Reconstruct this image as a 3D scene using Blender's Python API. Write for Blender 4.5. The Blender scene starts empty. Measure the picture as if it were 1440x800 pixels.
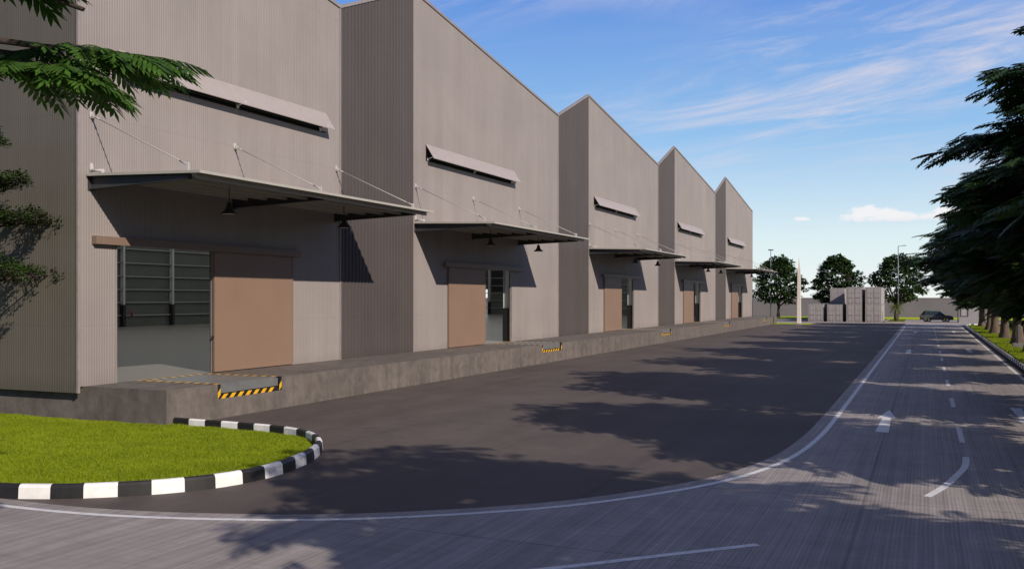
import bpy, math, random
import numpy as np
from mathutils import Vector, Matrix
R = math.radians
random.seed(7)
rng = np.random.default_rng(7)
scene = bpy.context.scene
col = scene.collection

# ---------------------------------------------------------------- helpers
def tag(o, label=None, cat=None, group=None, kind=None):
    if label: o['label'] = label
    if cat: o['category'] = cat
    if group: o['group'] = group
    if kind: o['kind'] = kind
    return o

def empty(name, loc=(0, 0, 0), rz=0.0, parent=None):
    o = bpy.data.objects.new(name, None)
    o.empty_display_size = 0.3
    col.objects.link(o)
    o.location = loc
    o.rotation_euler = (0, 0, rz)
    if parent: o.parent = parent
    return o

def wloc(o):
    v = Vector((0, 0, 0))
    while o is not None:
        v += o.location
        o = o.parent
    return v

class MB:
    def __init__(self):
        self.v = []; self.f = []; self.m = []; self.s = []
    def add(self, vs, fs, m=0, smooth=False):
        b = len(self.v)
        self.v += [tuple(p) for p in vs]
        for f in fs:
            self.f.append(tuple(b + i for i in f)); self.m.append(m); self.s.append(smooth)
    def box(self, x0, x1, y0, y1, z0, z1, m=0):
        vs = [(x0,y0,z0),(x1,y0,z0),(x1,y1,z0),(x0,y1,z0),(x0,y0,z1),(x1,y0,z1),(x1,y1,z1),(x0,y1,z1)]
        self.add(vs, [(3,2,1,0),(4,5,6,7),(0,1,5,4),(1,2,6,5),(2,3,7,6),(3,0,4,7)], m)
    def quad(self, a, b, c, d, m=0):
        self.add([a, b, c, d], [(0,1,2,3)], m)
    def prism(self, poly, axis, a, b, m=0):
        # poly: 2D points, extruded along axis from a to b
        def p3(p, t):
            if axis == 0: return (t, p[0], p[1])
            if axis == 1: return (p[0], t, p[1])
            return (p[0], p[1], t)
        n = len(poly)
        vs = [p3(p, a) for p in poly] + [p3(p, b) for p in poly]
        fs = [tuple(range(n-1, -1, -1)), tuple(range(n, 2*n))]
        for i in range(n):
            j = (i+1) % n
            fs.append((i, j, n+j, n+i))
        self.add(vs, fs, m)
    def tube(self, pts, rad, n=8, m=0, cap=True, smooth=True):
        pts = [Vector(p) for p in pts]
        if not hasattr(rad, '__len__'): rad = [rad]*len(pts)
        vs = []; ref = None
        for i, p in enumerate(pts):
            d = (pts[min(i+1, len(pts)-1)] - pts[max(i-1, 0)]).normalized()
            if ref is None:
                ref = Vector((1,0,0)) if abs(d.x) < .8 else Vector((0,1,0))
            a = (ref - d*ref.dot(d)).normalized(); ref = a
            b = d.cross(a)
            for k in range(n):
                t = 2*math.pi*k/n
                vs.append(p + (a*math.cos(t) + b*math.sin(t))*rad[i])
        fs = []
        for i in range(len(pts)-1):
            for k in range(n):
                k2 = (k+1) % n
                fs.append((i*n+k, i*n+k2, (i+1)*n+k2, (i+1)*n+k))
        self.add(vs, fs, m, smooth)
        if cap:
            b = len(self.v) - len(vs)
            self.f.append(tuple(b+k for k in range(n-1, -1, -1))); self.m.append(m); self.s.append(False)
            e = b + (len(pts)-1)*n
            self.f.append(tuple(e+k for k in range(n))); self.m.append(m); self.s.append(False)
    def lathe(self, prof, c, n=20, m=0):
        vs = []
        for r, z in prof:
            for k in range(n):
                t = 2*math.pi*k/n
                vs.append((c[0]+r*math.cos(t), c[1]+r*math.sin(t), c[2]+z))
        fs = []
        for i in range(len(prof)-1):
            for k in range(n):
                k2 = (k+1) % n
                fs.append((i*n+k, i*n+k2, (i+1)*n+k2, (i+1)*n+k))
        self.add(vs, fs, m, True)
    def build(self, name, mats, parent=None, world=True, bevel=0.0):
        me = bpy.data.meshes.new(name)
        off = wloc(parent) if (parent and world) else Vector((0,0,0))
        me.from_pydata([(p[0]-off.x, p[1]-off.y, p[2]-off.z) for p in self.v], [], self.f)
        if not isinstance(mats, (list, tuple)): mats = [mats]
        for m in mats: me.materials.append(m)
        me.polygons.foreach_set('material_index', self.m)
        me.polygons.foreach_set('use_smooth', self.s)
        me.update()
        o = bpy.data.objects.new(name, me); col.objects.link(o)
        if parent: o.parent = parent
        if bevel > 0:
            b = o.modifiers.new('bevel', 'BEVEL'); b.width = bevel; b.segments = 2; b.limit_method = 'ANGLE'
        return o

def mesh_np(name, V, F, mats, parent=None, midx=None, smooth=False):
    me = bpy.data.meshes.new(name)
    k = F.shape[1]
    me.vertices.add(len(V)); me.vertices.foreach_set('co', V.astype(np.float32).ravel())
    me.loops.add(F.size); me.loops.foreach_set('vertex_index', F.astype(np.int32).ravel())
    me.polygons.add(len(F))
    me.polygons.foreach_set('loop_start', np.arange(0, F.size, k, dtype=np.int32))
    me.polygons.foreach_set('loop_total', np.full(len(F), k, dtype=np.int32))
    if midx is not None: me.polygons.foreach_set('material_index', midx.astype(np.int32))
    if smooth: me.polygons.foreach_set('use_smooth', np.ones(len(F), dtype=bool))
    if not isinstance(mats, (list, tuple)): mats = [mats]
    for m in mats: me.materials.append(m)
    me.update(calc_edges=True); me.validate()
    o = bpy.data.objects.new(name, me); col.objects.link(o)
    if parent: o.parent = parent
    return o

def copy_tree(o, parent=None):
    c = o.copy(); col.objects.link(c); c.parent = parent
    for ch in list(o.children): copy_tree(ch, c)
    return c

# ---------------------------------------------------------------- materials
class NT:
    def __init__(self, name):
        self.mat = bpy.data.materials.new(name); self.mat.use_nodes = True
        self.t = self.mat.node_tree; self.n = self.t.nodes; self.l = self.t.links
        self.b = self.n['Principled BSDF']; self.out = self.n['Material Output']
        self.pos = None
    def node(self, ty, **kw):
        n = self.n.new(ty)
        for k, v in kw.items(): setattr(n, k, v)
        return n
    def P(self):
        if not self.pos: self.pos = self.node('ShaderNodeNewGeometry').outputs['Position']
        return self.pos
    def mapped(self, scale=(1,1,1), loc=(0,0,0), rot=(0,0,0), src=None):
        m = self.node('ShaderNodeMapping')
        m.inputs['Scale'].default_value = scale; m.inputs['Location'].default_value = loc; m.inputs['Rotation'].default_value = rot
        self.l.new(src or self.P(), m.inputs['Vector']); return m.outputs['Vector']
    def noise(self, scale, detail=4, rough=.55, vec=None, dist=0.0):
        n = self.node('ShaderNodeTexNoise')
        n.inputs['Scale'].default_value = scale; n.inputs['Detail'].default_value = detail
        n.inputs['Roughness'].default_value = rough; n.inputs['Distortion'].default_value = dist
        self.l.new(vec or self.P(), n.inputs['Vector']); return n.outputs['Fac']
    def ramp(self, fac, stops):
        r = self.node('ShaderNodeValToRGB'); e = r.color_ramp.elements
        while len(e) < len(stops): e.new(.5)
        for i, (p, c) in enumerate(stops):
            e[i].position = p
            e[i].color = (c, c, c, 1) if not hasattr(c, '__len__') else (c[0], c[1], c[2], 1)
        self.l.new(fac, r.inputs['Fac']); return r.outputs['Color']
    def math(self, op, a, b=None, clamp=False):
        m = self.node('ShaderNodeMath', operation=op); m.use_clamp = clamp
        for i, x in enumerate((a, b)):
            if x is None: continue
            if isinstance(x, (int, float)): m.inputs[i].default_value = x
            else: self.l.new(x, m.inputs[i])
        return m.outputs[0]
    def mix(self, a, b, fac, mode='MIX'):
        m = self.node('ShaderNodeMix'); m.data_type = 'RGBA'; m.blend_type = mode
        for key, x in ((0, fac), (6, a), (7, b)):
            if isinstance(x, (int, float)): m.inputs[key].default_value = x
            elif isinstance(x, (tuple, list)): m.inputs[key].default_value = (x[0], x[1], x[2], 1)
            else: self.l.new(x, m.inputs[key])
        return m.outputs[2]
    def color(self, c):
        if isinstance(c, (tuple, list)): self.b.inputs['Base Color'].default_value = (c[0], c[1], c[2], 1)
        else: self.l.new(c, self.b.inputs['Base Color'])
    def rough(self, r):
        if isinstance(r, (int, float)): self.b.inputs['Roughness'].default_value = r
        else: self.l.new(r, self.b.inputs['Roughness'])
    def bump(self, h, strength=.3, dist=.01):
        b = self.node('ShaderNodeBump'); b.inputs['Strength'].default_value = strength; b.inputs['Distance'].default_value = dist
        self.l.new(h, b.inputs['Height']); self.l.new(b.outputs['Normal'], self.b.inputs['Normal'])

def simple(name, c, rough=.5, metal=0.0, var=.12, nscale=3.0, spec=.5, bump=0.0):
    t = NT(name)
    n = t.noise(nscale, 5)
    f = t.ramp(n, [(.3, 1-var), (.7, 1+var*.6)])
    t.color(t.mix(c, f, 1.0, 'MULTIPLY'))
    t.rough(rough); t.b.inputs['Metallic'].default_value = metal
    t.b.inputs['Specular IOR Level'].default_value = spec
    if bump: t.bump(t.noise(nscale*12, 3), bump, .004)
    return t.mat

M = {}
def facade(name, c):
    t = NT(name)
    a = t.noise(.35, 4, .6)
    st = t.noise(1.0, 4, .6, t.mapped((1.6, 1.6, .12)))
    f1 = t.ramp(a, [(.3, .93), (.7, 1.05)])
    f2 = t.ramp(st, [(.35, .95), (.65, 1.03)])
    # sheet width tone differences
    sp = t.node('ShaderNodeSeparateXYZ'); t.l.new(t.P(), sp.inputs[0])
    sheet = t.math('FLOOR', t.math('DIVIDE', t.math('ADD', sp.outputs[1], sp.outputs[0]), 1.02))
    wn = t.node('ShaderNodeTexWhiteNoise'); wn.noise_dimensions = '1D'; t.l.new(sheet, wn.inputs['W'])
    f3 = t.ramp(wn.outputs['Value'], [(0, .975), (1, 1.02)])
    k = t.mix(t.mix(f1, f2, 1.0, 'MULTIPLY'), f3, 1.0, 'MULTIPLY')
    lap = t.math('ABSOLUTE', t.math('SUBTRACT', t.math('FRACT', t.math('DIVIDE', t.math('ADD', sp.outputs[2], .3), 6.1)), .5))
    k = t.mix(k, t.ramp(lap, [(.0016, .90), (.003, 1.0)]), 1.0, 'MULTIPLY')
    dirt = t.math('ADD', t.math('MULTIPLY', t.math('SUBTRACT', sp.outputs[2], 1.0), 1.3), t.math('MULTIPLY', t.noise(1.3, 4, .6), .8))
    k = t.mix(k, t.ramp(dirt, [(.25, .84), (.95, 1.0)]), 1.0, 'MULTIPLY')
    t.color(t.mix(c, k, 1.0, 'MULTIPLY')); t.rough(.5); t.b.inputs['Specular IOR Level'].default_value = .3
    return t.mat
M['facade'] = facade('ribbed_sheet_taupe', (.292, .258, .243))
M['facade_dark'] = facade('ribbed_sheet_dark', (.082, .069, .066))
M['facade_end'] = facade('ribbed_sheet_end', (.135, .122, .100))  # end wall sheet, set darker and more olive than the long facade
M['trim'] = simple('roof_edge_trim', (.285, .25, .235), .45)
M['flap'] = simple('vent_flap_paint', (.37, .325, .305), .5, var=.05)
M['door'] = simple('door_tan_paint', (.245, .160, .112), .5, var=.06, nscale=.8)
M['rail'] = simple('rail_brown_paint', (.21, .145, .105), .5, var=.08)
M['canopy'] = simple('canopy_sheet', (.42, .40, .35), .45, var=.06)
M['darksteel'] = simple('dark_painted_steel', (.045, .045, .05), .45, var=.2)
M['bracket'] = simple('bracket_paint', (.52, .50, .48), .4, var=.05)
M['white'] = simple('white_painted_steel', (.80, .79, .77), .4, var=.05)
M['rod'] = simple('tie_rod_paint', (.38, .36, .36), .4, var=.05)
M['black'] = simple('matt_black', (.012, .012, .013), .5, var=.2)
M['lampglass'] = simple('lamp_diffuser', (.7, .7, .68), .3, var=.02)
M['liner'] = simple('inner_liner', (.09, .098, .09), .6, var=.12, nscale=.6)
M['steel_in'] = simple('inner_steel_grey', (.26, .275, .265), .5, var=.08)
M['steelplate'] = simple('leveler_plate', (.20, .205, .20), .5, metal=.3, var=.15)
M['yellow'] = simple('hazard_yellow', (.80, .43, .015), .5, var=.12, nscale=9)
M['hazblack'] = simple('hazard_black', (.015, .014, .014), .5, var=.2)
M['kerb_w'] = simple('kerb_white_paint', (.84, .82, .79), .55, var=.14, nscale=4, bump=.2)
M['kerb_b'] = simple('kerb_black_paint', (.016, .015, .015), .5, var=.3, nscale=4, bump=.2)
M['red'] = simple('extinguisher_red', (.30, .02, .02), .4)

def concrete(name, c, stain=.35):
    t = NT(name)
    big = t.noise(.35, 6, .62); mid = t.noise(2.2, 8, .68, dist=.4); fine = t.noise(28, 4, .6)
    streak = t.noise(1.0, 6, .65, t.mapped((2.2, 2.2, .5)))
    f = t.mix(t.ramp(big, [(.3, 1-stain*.6), (.7, 1.12)]), t.ramp(mid, [(.33, 1-stain), (.62, 1.08)]), 1.0, 'MULTIPLY')
    f = t.mix(f, t.ramp(streak, [(.35, 1-stain*.6), (.6, 1.05)]), 1.0, 'MULTIPLY')
    f = t.mix(f, t.ramp(fine, [(.3, .92), (.7, 1.06)]), 1.0, 'MULTIPLY')
    t.color(t.mix(c, f, 1.0, 'MULTIPLY')); t.rough(.82); t.b.inputs['Specular IOR Level'].default_value = .3
    t.bump(mid, .35, .02)
    return t.mat
M['dock'] = concrete('dock_concrete', (.160, .138, .123), .28)
M['pad'] = concrete('pale_concrete', (.36, .32, .29), .2)
M['footing'] = concrete('footing_concrete', (.22, .21, .19), .2)

def asphalt():
    t = NT('yard_asphalt')
    big = t.noise(.12, 5, .6); mid = t.noise(1.1, 7, .7, dist=.6); fine = t.noise(60, 3, .6)
    strk = t.noise(1.0, 5, .6, t.mapped((.9, .16, 1)))
    f = t.mix(t.ramp(big, [(.3, .82), (.7, 1.14)]), t.ramp(mid, [(.3, .84), (.7, 1.1)]), 1.0, 'MULTIPLY')
    f = t.mix(f, t.ramp(strk, [(.35, .9), (.66, 1.1)]), 1.0, 'MULTIPLY')
    f = t.mix(f, t.ramp(fine, [(.25, .8), (.75, 1.2)]), 1.0, 'MULTIPLY')
    ty = t.noise(1.0, 3, .6, t.mapped((2.6, .05, 1), (3, 0, 0), (0, 0, R(14))))
    ty2 = t.noise(1.0, 3, .6, t.mapped((.06, 2.2, 1), (0, 5, 0), (0, 0, R(-9))))
    f = t.mix(f, t.ramp(ty, [(.60, 1.0), (.72, .84)]), 1.0, 'MULTIPLY')
    f = t.mix(f, t.ramp(ty2, [(.62, 1.0), (.74, .87)]), 1.0, 'MULTIPLY')
    oil = t.noise(.9, 3, .5)
    f = t.mix(f, t.ramp(oil, [(.70, 1.0), (.76, .72)]), 1.0, 'MULTIPLY')
    t.color(t.mix((.104, .084, .074), f, 1.0, 'MULTIPLY'))
    t.rough(t.ramp(mid, [(.3, .74), (.7, .9)])); t.b.inputs['Specular IOR Level'].default_value = .3
    t.bump(fine, .3, .006)
    return t.mat
M['asphalt'] = asphalt()

def road_mat():
    t = NT('tined_concrete_road')
    sp = t.node('ShaderNodeSeparateXYZ'); t.l.new(t.P(), sp.inputs[0])
    # tining: lines along Y
    warp = t.math('MULTIPLY', t.noise(.5, 2), .05)
    x = t.math('ADD', sp.outputs[0], warp)
    s1 = t.math('SINE', t.math('MULTIPLY', x, 2*math.pi/.062))
    n1 = t.noise(1.0, 3, .7, t.mapped((16, .12, 1)))
    n2 = t.noise(1.0, 3, .7, t.mapped((5, .05, 1), (4, 2, 0)))
    worn = t.ramp(t.noise(.6, 5, .65), [(.35, .25), (.65, 1.0)])
    g = t.math('MULTIPLY', s1, .5)
    line = t.math('MULTIPLY', t.math('MULTIPLY', g, worn), .30)
    f = t.math('ADD', line, 1.0)
    f = t.mix(f, t.ramp(n1, [(.3, .78), (.72, 1.22)]), 1.0, 'MULTIPLY')
    f = t.mix(f, t.ramp(n2, [(.3, .86), (.7, 1.1)]), 1.0, 'MULTIPLY')
    cr = t.noise(1.0, 5, .7, t.mapped((.5, 9, 1), (1, 7, 0)))
    f = t.mix(f, t.ramp(cr, [(.3, .9), (.7, 1.08)]), 1.0, 'MULTIPLY')
    blot = t.noise(.9, 7, .7, dist=.5)
    f = t.mix(f, t.ramp(blot, [(.3, .8), (.7, 1.12)]), 1.0, 'MULTIPLY')
    # slab joints: lengthwise at x=-1.0 and across every 5 m
    jx = t.math('ABSOLUTE', t.math('ADD', sp.outputs[0], 1.0))
    jl = t.ramp(jx, [(.012, .62), (.03, 1.0)])
    yy = t.math('ABSOLUTE', t.math('SUBTRACT', t.math('FRACT', t.math('DIVIDE', sp.outputs[1], 5.0)), .5))
    jt = t.ramp(yy, [(.003, .7), (.0065, 1.0)])
    f = t.mix(f, jl, 1.0, 'MULTIPLY'); f = t.mix(f, jt, 1.0, 'MULTIPLY')
    # tyre-darkened lanes
    lane = t.math('ABSOLUTE', t.math('SUBTRACT', t.math('ABSOLUTE', t.math('SUBTRACT', sp.outputs[0], .8)), 1.7))
    f = t.mix(f, t.ramp(lane, [(.2, .9), (1.2, 1.06)]), 1.0, 'MULTIPLY')
    t.color(t.mix((.290, .258, .242), f, 1.0, 'MULTIPLY'))
    t.rough(.72); t.b.inputs['Specular IOR Level'].default_value = .35
    h = t.math('ADD', t.math('MULTIPLY', g, .5), t.math('MULTIPLY', n1, .6))
    t.bump(h, .45, .006)
    return t.mat
M['road'] = road_mat()
def paint_mat():
    t = NT('road_paint')
    w = t.noise(5, 7, .7); fine = t.noise(45, 3)
    f = t.mix(t.ramp(w, [(.28, .62), (.5, 1.0)]), t.ramp(fine, [(.3, .9), (.7, 1.05)]), 1.0, 'MULTIPLY')
    t.color(t.mix((.72, .71, .70), f, 1.0, 'MULTIPLY')); t.rough(.6)
    return t.mat
M['paint'] = paint_mat()
def soil_mat():
    t = NT('lawn_soil')
    f = t.ramp(t.noise(3.5, 6, .7), [(.3, (.055, .085, .008)), (.7, (.12, .18, .012))])
    t.color(f); t.rough(.95); t.b.inputs['Specular IOR Level'].default_value = .1
    t.bump(t.noise(40, 4), .8, .03)
    return t.mat
M['soil'] = soil_mat()
def blade_mat(name, c1, c2, trans=.35, scale=1.2):
    t = NT(name)
    f = t.mix(t.noise(scale, 5, .7), t.noise(scale*12, 2, .5), .5)
    c = t.ramp(f, [(.36, c1), (.62, c2)])
    t.color(c); t.rough(.55); t.b.inputs['Specular IOR Level'].default_value = .25
    tr = t.node('ShaderNodeBsdfTranslucent'); t.l.new(c, tr.inputs['Color'])
    mx = t.node('ShaderNodeMixShader'); mx.inputs[0].default_value = trans
    t.l.new(t.b.outputs[0], mx.inputs[1]); t.l.new(tr.outputs[0], mx.inputs[2]); t.l.new(mx.outputs[0], t.out.inputs['Surface'])
    return t.mat
M['grass'] = blade_mat('lawn_blades', (.165, .225, .006), (.30, .375, .012), .3, .9)
M['lawn_far'] = simple('far_lawn_grass', (.42, .50, .02), .9, var=.25, nscale=1.5, spec=.1)
M['leaf'] = blade_mat('row_tree_leaf', (.018, .044, .010), (.042, .088, .018), .2, .8)
M['leaf_near'] = blade_mat('near_tree_leaf', (.026, .070, .012), (.085, .185, .026), .3, 1.6)
M['leaf_far'] = blade_mat('broad_tree_leaf', (.014, .038, .010), (.045, .088, .018), .2, .7)
M['leaf_pine'] = blade_mat('layered_tree_leaf', (.018, .016, .008), (.05, .11, .016), .15, .8)
M['leaf_palm'] = blade_mat('palm_leaf', (.07, .11, .02), (.16, .17, .04), .25, 2.0)
M['hedge'] = blade_mat('hedge_leaf', (.02, .05, .012), (.05, .10, .02), .2, 2.0)
def bark_mat(name, c):
    t = NT(name)
    w = t.noise(1.0, 7, .7, t.mapped((9, 9, 1.6)), .5)
    t.color(t.mix(c, t.ramp(w, [(.3, .5), (.7, 1.25)]), 1.0, 'MULTIPLY')); t.rough(.9); t.bump(w, .8, .04)
    return t.mat
M['bark'] = bark_mat('tree_bark', (.14, .098, .075))
M['bark_dark'] = bark_mat('dark_bark', (.05, .038, .030))
M['container'] = simple('container_grey_paint', (.34, .315, .31), .5, var=.1, nscale=1.2)
M['perim'] = simple('boundary_wall_render', (.20, .182, .225), .85, var=.08, nscale=.3, spec=.2)
M['obelisk'] = simple('pylon_cream_paint', (.80, .74, .66), .45, var=.04)
M['galv'] = simple('galvanised_pole', (.20, .24, .26), .45, metal=.4, var=.08)
M['tyre'] = simple('rubber', (.015, .015, .015), .8, var=.1)
M['carpaint'] = simple('car_grey_green', (.055, .068, .062), .25, var=.05)
M['carblack'] = simple('car_black_trim', (.012, .014, .015), .35, var=.05)
M['rim'] = simple('wheel_alloy', (.45, .45, .46), .35, metal=.7, var=.05)
M['booth'] = simple('booth_panel', (.33, .33, .33), .6, var=.08)
M['booth_d'] = simple('booth_frame', (.09, .075, .075), .5, var=.08)
def glass_mat(name, c, rough=.06):
    t = NT(name); t.color(c); t.rough(rough); t.b.inputs['Specular IOR Level'].default_value = .8
    return t.mat
M['glass'] = glass_mat('dark_window_glass', (.02, .028, .03))
def trans_mat():
    t = NT('translucent_roof_sheet')
    tr = t.node('ShaderNodeBsdfTranslucent'); tr.inputs['Color'].default_value = (.76, .80, .70, 1)
    t.l.new(tr.outputs[0], t.out.inputs['Surface'])
    return t.mat
M['skylight'] = trans_mat()
def floor_mat():
    t = NT('sealed_floor')
    f = t.ramp(t.noise(.25, 4, .6, t.mapped((.25, 1, 1))), [(.35, .88), (.65, 1.08)])
    t.color(t.mix((.23, .212, .192), f, 1.0, 'MULTIPLY')); t.rough(.28)
    return t.mat
M['floor'] = floor_mat()

# ---------------------------------------------------------------- camera
F = 1316.0; H = 3.55
TH = math.atan((1303-720)/F)
cam = bpy.data.objects.new('camera', bpy.data.cameras.new('camera')); col.objects.link(cam)
cam.location = (0, 0, H)
cam.rotation_euler = (R(90), 0, TH)
cam.data.sensor_width = 36.0; cam.data.lens = 36.0*F/1440
cam.data.shift_y = 19.0/1440
cam.data.clip_start = .05; cam.data.clip_end = 6000
scene.camera = cam

# ---------------------------------------------------------------- light
SD = Vector((4.3, -2.3, 2.78)).normalized()      # towards the sun
sun = bpy.data.lights.new('sun', 'SUN'); sun.energy = 5.0; sun.angle = R(.5); sun.color = (1.0, .895, .785)
so = bpy.data.objects.new('sun', sun); col.objects.link(so); so.location = (40, -20, 40)
so.rotation_euler = SD.to_track_quat('Z', 'Y').to_euler()
EL = math.asin(SD.z); AZ = math.atan2(SD.x, SD.y)
w = bpy.data.worlds.new('World'); scene.world = w; w.use_nodes = True
nt = w.node_tree; N = nt.nodes; L = nt.links
bg = N['Background']
sky = N.new('ShaderNodeTexSky'); sky.sky_type = 'NISHITA'; sky.sun_disc = False
sky.sun_elevation = EL; sky.sun_rotation = AZ; sky.air_density = 1.0; sky.dust_density = .35; sky.ozone_density = 1.6
def wn(ty, **kw):
    n = N.new(ty)
    for k, v in kw.items(): setattr(n, k, v)
    return n
def wmath(op, a, b=None, c=None, clamp=False):
    m = wn('ShaderNodeMath', operation=op); m.use_clamp = clamp
    for i, x in enumerate((a, b, c)):
        if x is None: continue
        if isinstance(x, (int, float)): m.inputs[i].default_value = x
        else: L.new(x, m.inputs[i])
    return m.outputs[0]
def wmix(a, b, f, mode='MIX'):
    m = wn('ShaderNodeMix'); m.data_type = 'RGBA'; m.blend_type = mode
    for key, x in ((0, f), (6, a), (7, b)):
        if isinstance(x, (int, float)): m.inputs[key].default_value = x
        elif isinstance(x, tuple): m.inputs[key].default_value = (*x, 1)
        else: L.new(x, m.inputs[key])
    return m.outputs[2]
def wsmooth(x, a, b):
    m = wn('ShaderNodeMapRange'); m.interpolation_type = 'SMOOTHSTEP'
    m.inputs[1].default_value = a; m.inputs[2].default_value = b
    L.new(x, m.inputs[0]); return m.outputs[0]
tc = wn('ShaderNodeTexCoord'); sep = wn('ShaderNodeSeparateXYZ'); L.new(tc.outputs['Generated'], sep.inputs[0])
dx, dy, dz = sep.outputs
zz = wmath('MAXIMUM', dz, .03)
px = wmath('DIVIDE', dx, zz); py = wmath('DIVIDE', dy, zz)
cb = wn('ShaderNodeCombineXYZ'); L.new(px, cb.inputs[0]); L.new(py, cb.inputs[1])
def wmap(v, scale, rot=0, loc=(0,0,0)):
    m = wn('ShaderNodeMapping'); m.inputs['Scale'].default_value = scale; m.inputs['Rotation'].default_value = (0, 0, rot); m.inputs['Location'].default_value = loc
    L.new(v, m.inputs['Vector']); return m.outputs['Vector']
def wnoise(v, s, d=6, r=.6, dist=0):
    n = wn('ShaderNodeTexNoise'); n.inputs['Scale'].default_value = s; n.inputs['Detail'].default_value = d
    n.inputs['Roughness'].default_value = r; n.inputs['Distortion'].default_value = dist
    L.new(v, n.inputs['Vector']); return n.outputs['Fac']
base = wmap(cb.outputs[0], (1, 1, 1), R(34))
streak = wnoise(wmap(base, (.7, 1.7, 1)), 1.0, 10, .66, .45)
patch = wnoise(wmap(base, (.5, .7, 1), 0, (3.1, 5.3, 0)), .55, 3, .5, .2)
ci = wmath('MULTIPLY', wsmooth(streak, .40, .72), wsmooth(patch, .36, .56))
ci = wmath('MULTIPLY', ci, wsmooth(dz, .05, .2))
thin = wmath('MULTIPLY', wsmooth(wnoise(wmap(cb.outputs[0], (.35, 1.0, 1), R(12), (1, 9, 0)), .6, 7, .6, .6), .52, .8), .18)
ci = wmath('MAXIMUM', wmath('MULTIPLY', ci, .85), thin)
# low cumulus bank near the horizon, by azimuth and elevation
az = wmath('ARCTAN2', dx, dy); el = wmath('ARCSINE', dz)
ae = wn('ShaderNodeCombineXYZ'); L.new(az, ae.inputs[0]); L.new(el, ae.inputs[1])
puff = wnoise(wmap(ae.outputs[0], (1, 1.6, 1)), 42, 6, .6)
def puffmask(az0, el0, wa, we):
    a = wmath('DIVIDE', wmath('SUBTRACT', az, az0), wa)
    e = wmath('DIVIDE', wmath('SUBTRACT', el, el0), we)
    e2 = wmath('MULTIPLY', e, wmath('ADD', 1.0, wmath('MULTIPLY', wmath('LESS_THAN', e, 0.0), 1.2)))
    r2 = wmath('ADD', wmath('MULTIPLY', a, a), wmath('MULTIPLY', e2, e2))
    v = wmath('SUBTRACT', wmath('ADD', 1.0, wmath('MULTIPLY', wmath('SUBTRACT', puff, .5), 3.2)), r2)
    return wsmooth(v, .15, .75)
def azel(u, v):
    d = Vector(((u-720)/F*math.cos(TH)-math.sin(TH), (u-720)/F*math.sin(TH)+math.cos(TH), (419-v)/F)).normalized()
    return math.atan2(d.x, d.y), math.asin(d.z)
cu = None
for (u, v, wa, we) in [(1262, 307, .060, .0085), (1225, 302, .034, .0105), (1325, 304, .036, .0095), (1127, 309, .010, .0035), (1480, 300, .05, .010)]:
    a0, e0 = azel(u, v); k = puffmask(a0, e0, wa, we)
    cu = k if cu is None else wmath('MAXIMUM', cu, k)
skyc = wn('ShaderNodeHueSaturation'); skyc.inputs['Saturation'].default_value = 1.22; skyc.inputs['Value'].default_value = 1.0
L.new(sky.outputs[0], skyc.inputs['Color'])
gr_ = wn('ShaderNodeValToRGB'); ge = gr_.color_ramp.elements
for _ in range(3): ge.new(.5)
for e_, (p_, c_) in zip(ge, [(0.0, (1.10, 1.16, 1.14)), (.06, (.90, 1.08, 1.14)), (.17, (.36, .66, 1.06)), (.33, (.125, .32, .90)), (1.0, (.03, .09, .34))]):
    e_.position = p_; e_.color = (*c_, 1)
L.new(dz, gr_.inputs['Fac'])
gsc = wmix(gr_.outputs[0], (10.0, 10.0, 10.0), 1.0, 'MULTIPLY')
hor = wmath('ADD', wmath('MULTIPLY', dx, -.405), wmath('MULTIPLY', dy, .914))
side = wsmooth(hor, -.2, .75)
dim = wmix((.26, .31, .42), (1.0, 1.0, 1.0), side)
gsc = wmix(gsc, dim, 1.0, 'MULTIPLY')
skyg = wmix(skyc.outputs[0], gsc, .90)
c1 = wmix(skyg, (8.6, 8.2, 9.2), ci)
shade = wsmooth(el, azel(0, 318)[1], azel(0, 296)[1])
cucol = wmix((7.8, 8.3, 9.4), (10.9, 10.8, 11.0), shade)
c2 = wmix(c1, cucol, wmath('MULTIPLY', cu, .92))
L.new(c2, bg.inputs['Color']); bg.inputs['Strength'].default_value = .092
scene.view_settings.view_transform = 'Standard'; scene.view_settings.look = 'None'
scene.view_settings.gamma = 1.0; scene.view_settings.exposure = -0.14

# ---------------------------------------------------------------- ground and roads
def sheet(name, poly, z, mat, parent=None):
    mb = MB(); mb.add([(x, y, z) for x, y in poly], [tuple(range(len(poly)))])
    o = mb.build(name, mat, parent)
    return o
def rect(x0, x1, y0, y1): return [(x0, y0), (x1, y0), (x1, y1), (x0, y1)]
M['terrain'] = simple('dry_ground', (.12, .14, .05), .95, var=.3, nscale=.05, spec=.1)
tag(sheet('ground', rect(-2500, 2500, -1500, 4000), -.03, M['terrain']), kind='structure')
tag(sheet('loading_yard', rect(-21, -1.6, 4.8, 136), 0.0, M['asphalt']), kind='structure')
def smooth_path(pts, n=8):
    out = []
    P = [Vector((p[0], p[1], 0)) for p in pts]
    for i in range(len(P)-1):
        p0 = P[max(i-1, 0)]; p1 = P[i]; p2 = P[i+1]; p3 = P[min(i+2, len(P)-1)]
        for k in range(n):
            t = k/n
            out.append(.5*((2*p1) + (p2-p0)*t + (2*p0-5*p1+4*p2-p3)*t*t + (3*p1-p0-3*p2+p3)*t**3))
    out.append(P[-1])
    return out
def offset(path, d):
    out = []
    for i, p in enumerate(path):
        t = (path[min(i+1, len(path)-1)] - path[max(i-1, 0)]).normalized()
        out.append(p + Vector((-t.y, t.x, 0))*d)
    return out
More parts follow.
